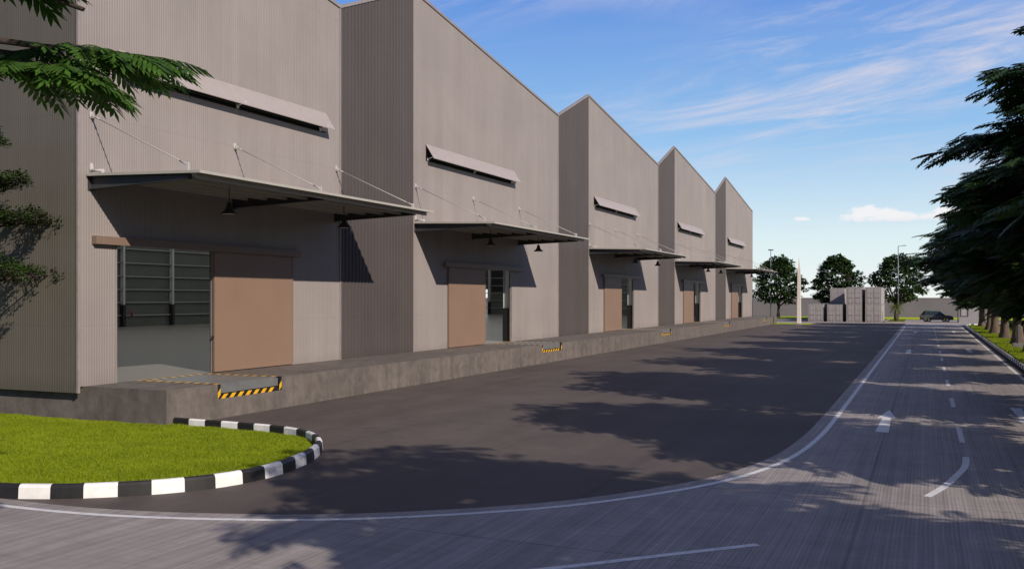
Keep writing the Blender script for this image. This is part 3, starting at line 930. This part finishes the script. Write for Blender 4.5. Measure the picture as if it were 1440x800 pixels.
def clump_template(n, rx, rz, lw, seed=1):
    g = np.random.default_rng(seed); V = []
    for i in range(n):
        p = g.normal(0, 1, 3); p /= np.linalg.norm(p)+1e-6; p *= g.uniform(.3, 1)**.6
        c = np.array([p[0]*rx, p[1]*rx, p[2]*rz])
        d = np.array([p[0]+g.normal(0, .5), p[1]+g.normal(0, .5), g.normal(-.1, .35)]); d /= np.linalg.norm(d)
        u = np.cross(d, [0, 0, 1]); u /= np.linalg.norm(u)+1e-6
        u = u + np.array([0, 0, g.normal(0, .4)])
        L_ = lw*g.uniform(.8, 1.6)
        V += [c, c+d*L_*.5+u*lw*.3, c+d*L_, c+d*L_*.5-u*lw*.3]
    return np.array(V)
def instance(T, pos, yaw, pitch, roll, sc):
    pos = np.asarray(pos); n = len(pos)
    cy, sy = np.cos(yaw), np.sin(yaw); cp, sp_ = np.cos(pitch), np.sin(pitch); cr, sr = np.cos(roll), np.sin(roll)
    Rz = np.zeros((n, 3, 3)); Rz[:, 0, 0] = cy; Rz[:, 0, 1] = -sy; Rz[:, 1, 0] = sy; Rz[:, 1, 1] = cy; Rz[:, 2, 2] = 1
    Ry = np.zeros((n, 3, 3)); Ry[:, 0, 0] = cp; Ry[:, 0, 2] = sp_; Ry[:, 1, 1] = 1; Ry[:, 2, 0] = -sp_; Ry[:, 2, 2] = cp
    Rx = np.zeros((n, 3, 3)); Rx[:, 0, 0] = 1; Rx[:, 1, 1] = cr; Rx[:, 1, 2] = -sr; Rx[:, 2, 1] = sr; Rx[:, 2, 2] = cr
    Rm = Rz @ Ry @ Rx
    V = np.einsum('nij,kj->nki', Rm, T) * np.asarray(sc)[:, None, None] + pos[:, None, :]
    return V.reshape(-1, 3)
def quads(n): return np.arange(n).reshape(-1, 4)

def trunk_mesh(name, Ht, r0, r1, flare, mat, parent, limbs, seed, n=14):
    g = random.Random(seed)
    mb = MB()
    # flared, fluted trunk
    zs = [0, .12, .3, .6, 1.0, 1.6, 2.4, 3.4, 5, 7, 9, Ht]
    zs = [z for z in zs if z < Ht] + [Ht]
    ph = g.uniform(0, 6.28); lean = (g.uniform(-.25, .25), g.uniform(-.25, .25))
    vs = []
    for z in zs:
        t = z/Ht; rr = r0*(1-t)+r1*t
        fl = flare*math.exp(-z/.42)
        for k in range(n):
            a = 2*math.pi*k/n
            r = rr*(1+.06*math.sin(3*a+ph)) + fl*(.65+.35*math.sin(5*a+ph))
            vs.append((r*math.cos(a)+lean[0]*t, r*math.sin(a)+lean[1]*t, z - .05*(z == 0)))
    fs = []
    for i in range(len(zs)-1):
        for k in range(n):
            k2 = (k+1) % n; fs.append((i*n+k, i*n+k2, (i+1)*n+k2, (i+1)*n+k))
    mb.add(vs, fs, 0, True)
    for pts, ra, rb in limbs:
        m_ = len(pts)
        mb.tube(pts, [ra+(rb-ra)*i/(m_-1) for i in range(m_)], 5, 0, False)
    return mb.build(name, mat, parent, False)

def layered_tree(seed, Ht=12.7, nprim=62, zb=2.7, prof=None, nsec=12, T=None, leaf=None, bark=None, trunk=(.36, .06, .34), fr=(.50, .82), rise=.35, droop=.9, dens=9, name='street_tree', lay=.0):
    g = random.Random(seed); root = empty(name)
    limbs = []; pos = []; yaw = []; pit = []; rol = []; sc = []
    for i in range(nprim):
        t = (i+g.uniform(-.3, .3))/(nprim-1); t = min(max(t, 0), 1)
        z0 = zb + (Ht-1.0-zb)*t
        if lay: z0 = round(z0/lay)*lay + g.uniform(-.12, .12)
        az_ = i*2.39996+g.uniform(-.35, .35)
        Rb = (prof(z0)-.75)*g.uniform(.66, 1.04)
        if g.random() < .09: Rb *= 1.18
        pts = []
        rs = rise*Rb*g.uniform(.5, 1.3)*(1.0 if t < .75 else 1.4); dr = droop*(Rb/5)*g.uniform(.6, 1.3)*1.3
        bend = g.uniform(-.3, .3)
        for q in range(7):
            s_ = q/6; a = az_+bend*s_
            pts.append(Vector((math.cos(a)*Rb*s_, math.sin(a)*Rb*s_, z0+rs*math.sin(s_*1.6)-dr*s_*s_)))
        limbs.append((pts, .035+.02*Rb, .008))
        ns = max(4, int(nsec*Rb/4.5))
        for j in range(ns):
            s_ = .16+.84*(j+g.random()*.6)/ns; s_ = min(s_, 1)
            q = s_*6; i0 = min(int(q), 5); p = pts[i0].lerp(pts[i0+1], q-i0)
            side = 1 if j % 2 else -1
            a2 = az_+bend*s_+side*g.uniform(.45, 1.1); l2 = (.20+.16*(1-s_))*Rb*g.uniform(.7, 1.3)+.25
            if j == ns-1: a2 = az_+bend; l2 *= .6
            e = p+Vector((math.cos(a2)*l2, math.sin(a2)*l2, -.10*l2+g.uniform(-.12, .12)))
            limbs.append(([p, (p+e)/2+Vector((0, 0, .06)), e], .014, .005))
            nf = max(3, int(dens*l2/1.1))
            for k in range(nf):
                u = (k+1)/nf; pp = p.lerp(e, u)
                pos.append((pp.x, pp.y, pp.z+.05+g.uniform(-.06, .06))); yaw.append(a2+(1 if k % 2 else -1)*g.uniform(.2, 1.0)*(0 if k == nf-1 else 1)); pit.append(g.uniform(-.15, .4)); rol.append(g.uniform(-.45, .45)); sc.append(g.uniform(*fr))
    V = instance(T, pos, np.array(yaw), np.array(pit), np.array(rol), np.array(sc))
    trunk_mesh('trunk', Ht*.86, trunk[0], trunk[1], trunk[2], bark, root, limbs, seed)
    mesh_np('crown', V, quads(len(V)), leaf, root)
    return root

def interp(xs, ys):
    def f(z):
        return float(np.interp(z, xs, ys))
    return f
prof_row = interp([2.4, 3.2, 4.5, 6, 7.2, 8.4, 9.7, 10.8, 12, 13], [3.6, 4.7, 5.7, 6.2, 6.1, 5.5, 4.7, 3.5, 1.9, .9])
FT = frond_template(6, .17, .36, .22, .14)
protos = [layered_tree(11+k, T=FT, leaf=M['leaf'], bark=M['bark'], prof=prof_row, zb=2.9) for k in range(3)]
rows = [(7.6, 'nearest street tree, standing just beyond the right edge of the view'),
        (19.4, 'second nearest street tree, its branch tips reaching in at the upper right'),
        (31.2, 'tall dark street tree at the right edge with long drooping sprays against the sky'),
        (43.0, 'dark street tree right behind the tallest one at the right edge'),
        (54.8, 'dark street tree whose crown fills the right edge in the middle of the row'),
        (66.6, 'street tree whose flared trunk base is cut by the right picture edge'),
        (78.4, 'street tree with the widest visible brown trunk, beside the lamp pole with a concrete base'),
        (90.1, 'street tree with brown trunk next beyond the widest visible trunk'),
        (101.0, 'third visible trunk of the street tree row counted from the right edge'),
        (112.6, 'street tree second from the far end of the row'),
        (125.6, 'farthest street tree of the row, at the kerb corner near the guard booth')]
trees_l = []
for i, (y, lab) in enumerate(rows):
    o = protos[i] if i < 3 else copy_tree(protos[i % 3])
    o.location = (6.1+.12*math.sin(i*2.2), y, .08); o.rotation_euler = (0, 0, [0.4, 1.7, 2.9, .9, 4.0, 5.2, 2.2, 3.3, .2, 4.6, 1.2][i])
    s_ = [1.0, .96, 1.0, .99, 1.02, .98, 1.0, .97, 1.0, .99, .98][i]; o.scale = (s_, s_, s_)
    if i == 1: o.scale = (.80, .80, .94); o.location.x = 6.75
    if i == 0: o.scale = (.88, .88, .96); o.location.x = 7.0
    if i == 2: o.scale = (1.07, 1.07, 1.0)
    tag(o, lab, 'tree', 'row of street trees on the right verge'); trees_l.append(o)

# broad trees in front of the boundary wall
CT = clump_template(60, .62, .22, .36, 3)
def broad_tree(seed):
    g = random.Random(seed); root = empty('broad_tree'); limbs = []; pos = []
    def prof(z): return float(np.interp(z, [2.6, 3.6, 5, 7, 8.6, 9.8, 10.4], [2.6, 3.9, 4.35, 4.0, 3.0, 1.7, .7]))
    main = []
    for i in range(8):
        a = i*2.4+g.uniform(-.3, .3); l = g.uniform(2.0, 3.4); zt_ = g.uniform(4.0, 7.5)
        p0 = Vector((0, 0, 1.9+.25*i*.5)); p1 = Vector((math.cos(a)*l*.45, math.sin(a)*l*.45, (p0.z+zt_)/2+.1)); p2 = Vector((math.cos(a)*l, math.sin(a)*l, zt_))
        limbs.append(([p0, p1, p2], .15, .05)); main.append((p1, p2))
    for i in range(260):
        z = 2.9+7.4*(i+g.random())/260; a = i*2.39996+g.uniform(-.4, .4)
        r = prof(z)*math.sqrt(g.uniform(.22, 1.0))*g.uniform(.88, 1.1)
        c = Vector((math.cos(a)*r, math.sin(a)*r, z + .3*math.sin(a*3+seed)))
        if math.sin(a*2.3+z*1.9+seed) > .60: continue
        pos.append(tuple(c))
        b = min(main, key=lambda m_: (m_[1]-c).length)[1]
        if g.random() < .45: limbs.append(([b, (b+c)/2+Vector((0, 0, -.15)), c], .035, .01))
    n_ = len(pos)
    V = instance(CT, pos, np.array([g.uniform(0, 6.28) for _ in pos]), np.array([g.uniform(-.25, .25) for _ in pos]), np.array([g.uniform(-.25, .25) for _ in pos]), np.array([g.uniform(.8, 1.35) for _ in pos]))
    trunk_mesh('trunk', 3.4, .27, .16, .16, M['bark_dark'], root, limbs, seed)
    mesh_np('crown', V, quads(len(V)), M['leaf_far'], root)
    return root
for i, (x, lab) in enumerate([(-23.55, 'broad dark tree with forked trunk between the warehouse end and the white pylon'), (-13.9, 'broad dark tree rising behind the grey containers'), (-4.6, 'broad dark tree behind the lamp post and the small palm')]):
    o = broad_tree(40+i*3); o.location = (x, 167.2, .05); o.scale = (1.0, 1.0, 1.0)
    tag(o, lab, 'tree', 'broad trees before the boundary wall')

# layered small tree beside the end wall, left
PT = clump_template(20, .17, .09, .085, 9)
def bonsai():
    g = random.Random(5); root = empty('layered_tree'); limbs = []; pos = []
    for (z, rr, th_) in ((4.2, 2.65, .60), (5.75, 2.8, .40), (6.75, 1.95, .34), (8.0, 1.4, .3)):
        for i in range(9):
            a = i*2*math.pi/9+g.uniform(-.25, .25)+z; l = rr*g.uniform(.78, 1.08)
            pts = [Vector((0, 0, z-.5)), Vector((math.cos(a)*l*.5, math.sin(a)*l*.5, z-.15)), Vector((math.cos(a+.1)*l, math.sin(a+.1)*l, z))]
            limbs.append((pts, .05, .012))
            for j in range(56):
                t = g.uniform(.25, 1.0); b = a+.1*t+g.uniform(-.33, .33)*(1.1-.35*t); r = l*t
                c = Vector((math.cos(b)*r, math.sin(b)*r, z-.25+g.uniform(0, th_)*(1.2-t*.7)+.22*t+.12*math.sin(b*9+z)))
                pos.append(tuple(c))
                limbs.append(([pts[1].lerp(pts[2], max(0, t*2-1)), c+Vector((0, 0, -.08))], .013, .006))
    n_ = len(pos)
    V = instance(PT, pos, np.array([g.uniform(0, 6.28) for _ in pos]), np.array([g.uniform(-.3, .3) for _ in pos]), np.array([g.uniform(-.3, .3) for _ in pos]), np.array([g.uniform(.7, 1.2) for _ in pos]))
    trunk_mesh('trunk', 7.6, .16, .05, .10, M['bark_dark'], root, limbs, 5)
    mesh_np('crown', V, quads(len(V)), M['leaf_pine'], root)
    return root
o = bonsai(); o.location = (-24.45, 17.3, .05); o.rotation_euler.z = .3
tag(o, 'small tree with flat layered foliage pads beside the warehouse end wall', 'tree')

# near tree at the left edge: high crown plus the low limbs that reach into the picture
def near_tree():
    bx, by = -8.6, 2.6
    g = random.Random(21); root = empty('foreground_tree', (bx, by, 0)); limbs = []; pos = []; yaw = []; pit = []; rol = []; sc = []
    def at(u, v, d):
        x = (u-720)/F*d; z = H-(v-419)/F*d
        c, s = math.cos(TH), math.sin(TH)
        return Vector((x*c - d*s - bx, x*s + d*c - by, z))
    def spray(p, e, nf, s0=.42):
        a2 = math.atan2(e.y-p.y, e.x-p.x)
        limbs.append(([p, (p+e)/2+Vector((0, 0, -.01)), e], .008, .003))
        for k in range(nf):
            u = (k+1)/nf; pp = p.lerp(e, u)
            pos.append(tuple(pp)); side = (1 if k % 2 else -1)
            yaw.append(a2+side*(0 if k == nf-1 else g.uniform(.4, .95))); pit.append(g.uniform(.0, .35)); rol.append(g.uniform(-.3, .3)); sc.append(s0*g.uniform(.85, 1.15))
    def limb(pts, nsec, spread, s0=.42, t0=.35):
        limbs.append((pts, .045, .010))
        for j in range(nsec):
            t = t0+(1-t0)*(j+.5)/nsec; q = t*(len(pts)-1); i0 = min(int(q), len(pts)-2); p = pts[i0].lerp(pts[i0+1], q-i0)
            d = (pts[i0+1]-pts[i0]).normalized(); side = 1 if j % 2 else -1
            a = math.atan2(d.y, d.x)+side*g.uniform(.35, .9)
            l = spread*g.uniform(.6, 1.1)*(1.15-.6*t)
            spray(p, p+Vector((math.cos(a)*l, math.sin(a)*l, d.z*l*.5-.12*l)), 5, s0)
        spray(pts[-2].lerp(pts[-1], .5), pts[-1], 4, s0)
    T0 = lambda z: Vector((0, 0, z))
    D = 7.6
    limb([T0(4.6), at(-420, 20, 7.0), at(-150, 55, 7.4), at(20, 76, D), at(95, 64, D), at(158, 72, D)], 9, .42, .37, .50)
    limb([T0(4.5), at(-380, 80, 6.8), at(-120, 82, 7.1), at(0, 88, 7.2), at(62, 90, 7.2), at(112, 104, 7.2)], 8, .36, .37, .52)
    limb([T0(4.7), at(-200, 30, 7.9), at(60, 66, 8.2), at(150, 74, 8.3), at(222, 82, 8.3)], 3, .15, .40, .78)
    limb([T0(5.4), at(-380, -120, 6.3), at(-120, -70, 6.6), at(-40, -62, 6.8), at(5, -52, 6.8)], 7, .32, .42, .55)
    limb([T0(4.0), at(-400, 120, 6.4), at(-210, 135, 6.7), at(-105, 150, 6.8)], 6, .4, .36, .55)
    limbs.append(([at(-100, -160, 6.9), at(40, -30, 6.9), at(78, -1, 6.9), at(118, 14, 6.9)], .03, .017))
    # high crown out of the picture
    for i in range(40):
        t = i/39; z0 = 7.2+4.6*t; a = i*2.39996; Rb = float(np.interp(z0, [7, 8.5, 10, 12], [4.2, 4.4, 3.4, 1.0]))*g.uniform(.8, 1.1)
        pts = [Vector((math.cos(a)*Rb*q/4, math.sin(a)*Rb*q/4, z0+.9*q/4-.5*(q/4)**2)) for q in range(5)]
        limbs.append((pts, .07, .01))
        for j in range(11):
            s_ = .2+.8*j/10; p = pts[0].lerp(pts[-1], s_); a2 = a+(1 if j % 2 else -1)*g.uniform(.4, 1.1); l2 = g.uniform(.6, 1.3)
            spray(p, p+Vector((math.cos(a2)*l2, math.sin(a2)*l2, -.1)), 5, .7)
    T = frond_template(7, .105, .37, .25, .20, True)
    V = instance(T, pos, np.array(yaw), np.array(pit), np.array(rol), np.array(sc))
    trunk_mesh('trunk', 10.5, .26, .05, .2, M['bark_dark'], root, limbs, 21)
    mesh_np('crown', V, quads(len(V)), M['leaf_near'], root)
    return root
tag(near_tree(), 'near tree with bright green compound leaves hanging in at the top left', 'tree')

# small palm in the planting bed
def palm():
    g = random.Random(4); root = empty('small_palm', (-4.15, 150.9, .1))
    mb = MB(); mb.tube([(0, 0, 0), (.03, 0, .8), (-.02, .02, 2.1)], [.26, .17, .15], 10); mb.build('trunk', M['bark'], root, False)
    V = []
    for i in range(30):
        a = i*2.4; el_ = R(78-3.6*i)*.95; L_ = g.uniform(1.1, 1.45); prev = None
        for q in range(9):
            s_ = q/8; th_ = el_-s_*1.25
            if prev is None: p = np.array([0, 0, 2.1]); 
            else: p = prev+np.array([math.cos(a)*math.cos(th_), math.sin(a)*math.cos(th_), math.sin(th_)])*L_/8
            if prev is not None:
                sd = np.array([-math.sin(a), math.cos(a), 0])
                for s in (-1, 1):
                    ln = .34*(1-.6*abs(s_-.4)); tip = p+sd*s*ln+np.array([math.cos(a)*.15, math.sin(a)*.15, -.18])
                    V += [prev, prev*.5+p*.5+sd*s*.02, tip, p]
            prev = p
    V = np.array(V); mesh_np('crown', V, quads(len(V)), M['leaf_palm'], root)
    return root
tag(palm(), 'small yellow-green palm in the planting bed right of the container stacks', 'palm')
# hedge along the verge's far side
n = 26000
pos = np.stack([rng.uniform(8.9, 9.5, n), rng.uniform(40, 131, n), rng.uniform(.1, .75, n)], 1)
LT = np.array([[0, 0, 0], [.06, .03, .02], [.14, 0, 0], [.06, -.03, .02]])
V = instance(LT, pos, rng.uniform(0, 6.28, n), rng.uniform(-1, 1, n), rng.uniform(-1, 1, n), rng.uniform(.8, 1.8, n))
tag(mesh_np('hedge', V, quads(len(V)), M['hedge']), 'low dark hedge strip behind the row of street trees', 'hedge', kind='stuff')

# ---------------------------------------------------------------- boundary wall
bw = tag(empty('boundary_wall', (-20, 185, 0)), 'long plain grey boundary wall across the background', 'wall')
mb = MB(); mb.box(-90, 60, 185, 185.25, 0, 3.5); mb.build('wall', M['perim'], bw)
mb = MB(); mb.box(-90, 60, 184.95, 185.3, 3.5, 3.6); mb.build('coping', M['pad'], bw)
sw = tag(empty('low_wall', (22, 60, 0)), 'low pale wall beyond the side road at the right edge', 'wall')
mb = MB(); mb.box(22, 22.25, -20, 175, 0, 1.5); mb.build('wall', M['perim'], sw)
mb = MB(); mb.box(21.95, 22.3, -20, 175, 1.5, 1.6); mb.build('coping', M['pad'], sw)

# ---------------------------------------------------------------- containers
def container():
    r = empty('shipping_container'); W_, L_, Hh = 2.2, 12.0, 2.56
    mb = MB()
    def corr(xa, y0, y1, sgn):
        n_ = 44; p = (y1-y0)/n_
        for i in range(n_):
            y = y0+i*p; a = [(y, 0), (y+.3*p, 0), (y+.45*p, -.035), (y+.85*p, -.035), (y+p, 0)]
            for (ya, da), (yb, db) in zip(a[:-1], a[1:]):
                q = [(xa+sgn*da, ya, .15), (xa+sgn*db, yb, .15), (xa+sgn*db, yb, Hh-.1), (xa+sgn*da, ya, Hh-.1)]
                mb.quad(*(q if sgn > 0 else q[::-1]))
    corr(W_-.02, .1, L_-.1, 1); corr(.02, .1, L_-.1, -1)
    mb.box(.05, W_-.05, .05, L_-.06, Hh-.07, Hh-.02)
    mb.box(.05, W_-.05, L_-.08, L_-.03, .12, Hh-.1)
    mb.box(.05, W_-.05, .1, L_-.1, .12, .16)
    mb.build('body', M['container'], r, False)
    f = MB()
    for x in (0, W_-.09):
        for y in (0, L_-.09): f.box(x, x+.09, y, y+.09, .0, Hh)
    for x in (.001, W_-.081):
        f.box(x, x+.08, .09, L_-.09, .0, .14); f.box(x, x+.08, .09, L_-.09, Hh-.10, Hh-.001)
    for y in (.001, L_-.081):
        f.box(.09, W_-.09, y, y+.08, 0, .14); f.box(.09, W_-.09, y, y+.08, Hh-.11, Hh-.001)
    f.build('frame', M['container'], r, False)
    for s in (0, 1):
        x0 = .1+s*1.005; d = MB(); x1 = x0+.995
        d.box(x0, x1, .012, .045, .15, Hh-.12)
        for j in range(3):
            za = .19+j*.755; d.box(x0+.06, x1-.06, -.018, .012, za, za+.67)
        dd = d.build('door', M['container'], r, False)
        b = MB()
        for xx in (x0+.26, x0+.72):
            b = MB(); b.tube([(xx, -.025, .08), (xx, -.025, Hh-.06)], .014, 6); b.build('lock_bar', M['container'], dd, False)
        b = MB(); b.box(x0+.2, x0+.8, -.055, -.045, 1.0, 1.05); b.build('handle', M['container'], dd, False)
    return r
c0 = container()
xs = [-16.43, -13.68, -10.95, -8.30]
spots = [(xs[0], 147.9, .02, 'single grey container at the left end of the row, beside the white pylon'),
         (xs[1], 147.9, .02, 'single grey container second from the left, right against the taller stacks'),
         (xs[2], 147.9, .02, 'bottom grey container of the left front stack'), (xs[2], 147.9, 2.6, 'top grey container of the left front stack'),
         (xs[3], 147.9, .02, 'bottom grey container of the rightmost stack, next to the palm'), (xs[3], 147.9, 2.6, 'top grey container of the rightmost stack, next to the palm'),
         (-14.35, 160.2, .02, 'bottom grey container of the rear stack, hidden behind the single containers'), (-14.35, 160.2, 2.6, 'top grey container of the rear stack, showing above the single ones with a slanted shadow')]
for i, (x, y, z, lab) in enumerate(spots):
    o = c0 if i == 0 else copy_tree(c0)
    o.location = (x, y, z); o.scale = (1, 1 if y < 150 else .45, 1); tag(o, lab, 'container', 'grey shipping containers on the pad')
# one more pair deeper, shown as side shadow gaps only
# ---------------------------------------------------------------- pylon, lamp posts, booth, car
p = tag(empty('white_pylon', (-15.5, 129.2, .05)), 'slender cream pylon tapering to a needle, standing on the grass patch before the containers', 'pylon')
mb = MB()
def taper(mb, c, w0, w1, z0, z1):
    vs = [(c[0]+sx*w0/2, c[1]+sy*w0/2, z0) for sx, sy in ((-1,-1),(1,-1),(1,1),(-1,1))] + [(c[0]+sx*w1/2, c[1]+sy*w1/2, z1) for sx, sy in ((-1,-1),(1,-1),(1,1),(-1,1))]
    mb.add(vs, [(3,2,1,0),(4,5,6,7),(0,1,5,4),(1,2,6,5),(2,3,7,6),(3,0,4,7)])
taper(mb, (-15.5, 129.2), .50, .36, 0, 7.45); mb.build('shaft', M['obelisk'], p, True, .01)
mb = MB(); taper(mb, (-15.5, 129.2), .28, .02, 7.45, 8.9); mb.build('needle', M['obelisk'], p)
mb = MB(); mb.box(-15.85, -15.15, 128.85, 129.55, 0, .2); mb.build('plinth', M['pad'], p)

def lamp_post(name, loc, h, arm, label, hdir=1, base=False):
    r = tag(empty(name, loc), label, 'lamp post')
    mb = MB(); mb.tube([(0, 0, 0), (0, 0, h*.5), (0, 0, h)], [.09, .075, .055], 10); mb.build('pole', M['galv'], r, False)
    mb = MB()
    if arm: 
        mb.tube([(0, 0, h-.05), (hdir*arm*.5, 0, h+.05), (hdir*arm, 0, h+.06)], .035, 8); mb.build('arm', M['galv'], r, False)
        mb = MB(); mb.box(min(hdir*arm*.7, hdir*(arm+.35)), max(hdir*arm*.7, hdir*(arm+.35)), -.12, .12, h+.0, h+.1); mb.build('lamp_head', M['galv'], r, False, bevel=.02)
    else:
        mb.box(-.42, .42, -.2, .2, h-.02, h+.16); mb.build('lamp_head', M['galv'], r, False, bevel=.03)
    if base:
        mb = MB(); mb.box(-.32, .55, -.32, .32, 0, .36); mb.build('footing', M['footing'], r, False, bevel=.02)
    return r
lamp_post('lamp_post', (-24.4, 164.5, 0), 11.7, 0, 'tall thin lamp post with flat head before the left broad tree')
lamp_post('lamp_post', (-4.1, 160, 0), 11.75, .85, 'tall thin lamp post with a short right-pointing arm by the small palm')
lamp_post('lamp_post', (5.75, 73.2, .08), 8.0, 1.2, 'lamp pole on a concrete block between the trunks of the right tree row', -1, True)

b = tag(empty('guard_booth', (4.2, 150, 0)), 'small grey guard booth with framed window at the end of the road under the trees', 'booth')
mb = MB(); mb.box(4.25, 6.9, 149.6, 152.2, 0, .2)
mb.box(4.3, 4.55, 149.7, 152.1, .2, 2.7); mb.box(4.55, 5.45, 149.7, 149.8, .2, .95); mb.box(4.55, 5.45, 149.7, 149.8, 2.25, 2.7); mb.box(5.45, 6.8, 149.7, 149.8, .2, 2.7)
mb.box(6.7, 6.8, 149.8, 152.1, .2, 2.7); mb.box(4.55, 6.7, 152.0, 152.1, .2, 2.7); mb.build('wall', M['booth'], b)
mb = MB()
mb.box(4.5, 5.5, 149.64, 149.7, .9, .97); mb.box(4.5, 5.5, 149.64, 149.7, 2.22, 2.3); mb.box(4.5, 4.57, 149.64, 149.7, .971, 2.219); mb.box(5.43, 5.5, 149.64, 149.7, .971, 2.219)
wf = mb.build('window', M['booth_d'], b)
M['pane'] = simple('pale_window_pane', (.42, .40, .42), .15, var=.05)
mb = MB(); mb.box(4.57, 5.43, 149.72, 149.74, .97, 2.22); mb.build('pane', M['pane'], wf)
mb = MB(); mb.box(3.95, 7.1, 149.2, 152.5, 2.7, 2.85); mb.build('roof', M['booth_d'], b)
mb = MB(); mb.box(4.05, 4.17, 149.3, 149.42, 0, 2.7); mb.build('post', M['booth_d'], b)

def car(loc, rz):
    r = empty('parked_car', loc, rz)
    Wd = .92
    # body side profile in x (forward) and z
    prof = [(-2.28, .42), (-2.32, .75), (-2.25, 1.02), (-2.12, 1.10), (1.05, 1.06), (1.75, 1.0), (2.2, .86), (2.34, .66), (2.30, .36), (1.95, .30),
            (1.86, .52), (1.68, .70), (1.42, .77), (1.16, .70), (.98, .52), (.92, .28), (-.92, .28), (-.98, .52), (-1.16, .70), (-1.42, .77), (-1.68, .70), (-1.86, .52), (-1.95, .34)]
    mb = MB(); tri_ = mathutils.geometry.tessellate_polygon([[Vector((x, z, 0)) for x, z in prof]])
    n_ = len(prof)
    rowsx = [(-Wd, 0, 1), (-Wd+.06, .0, 1), (Wd-.06, 0, 1), (Wd, 0, 1)]
    def sect(y, sh): return [(x*(1-.012*sh), y, z-(.03*sh if z > .9 else 0)) for x, z in prof]
    secs = [sect(-Wd, 1), sect(-Wd+.08, 0), sect(Wd-.08, 0), sect(Wd, 1)]
    vs = [q for s in secs for q in s]; fs = []
    for i in range(3):
        for k in range(n_):
            k2 = (k+1) % n_; fs.append((i*n_+k, i*n_+k2, (i+1)*n_+k2, (i+1)*n_+k))
    for t in tri_: fs.append(tuple(t)); fs.append(tuple(3*n_+q for q in reversed(t)))
    mb.add(vs, fs); mb.build('body', M['carpaint'], r, False)
    # greenhouse: tapered cabin
    low = [(-2.16, 1.08), (1.02, 1.05)]; top = [(-1.78, 1.66), (-.1, 1.72), (.22, 1.66)]
    def cab(ins, z_off=0):
        lw_, tw = Wd-.06-ins, Wd-.24-ins
        return [(-2.14+ins, -lw_, 1.08), (1.0-ins, -lw_, 1.05), (.30-ins, -tw, 1.63), (-1.72+ins, -tw, 1.63), (-2.14+ins, lw_, 1.08), (1.0-ins, lw_, 1.05), (.30-ins, tw, 1.63), (-1.72+ins, tw, 1.63)]
    fc = [(0, 1, 2, 3), (7, 6, 5, 4), (1, 5, 6, 2), (4, 0, 3, 7), (3, 2, 6, 7)]
    mb = MB(); mb.add(cab(.02), fc); mb.build('glass', M['glass'], r, False)
    mb = MB(); tw = Wd-.25
    mb.add([(-1.8, -tw, 1.62), (.33, -tw, 1.62), (.1, -tw+.1, 1.70), (-1.6, -tw+.1, 1.71), (-1.8, tw, 1.62), (.33, tw, 1.62), (.1, tw-.1, 1.70), (-1.6, tw-.1, 1.71)],
           [(0, 1, 2, 3), (7, 6, 5, 4), (1, 5, 6, 2), (4, 0, 3, 7), (3, 2, 6, 7), (4, 5, 1, 0)]); mb.build('roof', M['carpaint'], r, False)
    mb = MB()
    for s in (-1, 1):
        lw_, tw = (Wd-.055)*s, (Wd-.235)*s
        for (xa, xb) in ((1.0, .30), (-.35, -.40), (-1.35, -1.15), (-2.13, -1.72)):
            mb.tube([(xa, lw_, 1.06), (xb, tw, 1.64)], .035, 6)
        mb.tube([(-1.6, tw*.93, 1.76), (0, tw*.93, 1.76)], .022, 6)
    mb.build('pillar', M['carpaint'], r, False)
    for s, x in ((-1, 1.42), (1, 1.42), (-1, -1.42), (1, -1.42)):
        y = s*(Wd-.10)
        t = MB(); pts = [(.33, -.11), (.36, -.08), (.36, .08), (.33, .11)]
        vs = []; n2 = 24
        for (rr, o_) in [(.22, -.11)]+pts+[(.22, .11)]:
            for k in range(n2): a = 2*math.pi*k/n2; vs.append((x+rr*math.cos(a), y+o_, .36+rr*math.sin(a)))
        m2 = 6; fs = [(i*n2+k, i*n2+(k+1) % n2, (i+1)*n2+(k+1) % n2, (i+1)*n2+k) for i in range(m2-1) for k in range(n2)]
        t.add(vs, fs, 0, True); wh_ = t.build('wheel', M['tyre'], r, False)
        t = MB(); t.tube([(x, y-.09, .36), (x, y+.09, .36)], .07, 12)
        for q in range(5):
            a = 2*math.pi*q/5; t.tube([(x, y+s*.07, .36), (x+.22*math.cos(a), y+s*.085, .36+.22*math.sin(a))], .03, 5)
        t.build('rim', M['rim'], wh_, False)
    mb = MB(); mb.box(-2.36, -2.2, -.8, .8, .34, .56); mb.build('rear_bumper', M['carblack'], r, False, bevel=.03)
    mb = MB(); mb.box(2.22, 2.37, -.8, .8, .34, .62); mb.build('front_bumper', M['carblack'], r, False, bevel=.03)
    M['tail'] = M.get('tail') or simple('tail_lamp', (.25, .01, .01), .2)
    for s in (-1, 1):
        mb = MB(); mb.box(-2.33, -2.24, s*.82-.07, s*.82+.07, .78, 1.04); mb.build('tail_light', M['tail'], r, False)
        mb = MB(); mb.box(2.2, 2.28, s*.7-.14, s*.7+.14, .68, .84); mb.build('headlight', M['lampglass'], r, False)
    for s in (-1, 1):
        mb = MB(); mb.box(.72, .88, s*(Wd+.08)-.07, s*(Wd+.08)+.07, 1.06, 1.20); mb.build('mirror', M['carblack'], r, False, bevel=.02)
    return r
c = car((1.35, 153.6, .004), R(17)); c.scale = (.93, .93, .95); tag(c, 'grey-green estate car with dark windows parked across the end of the road', 'car')
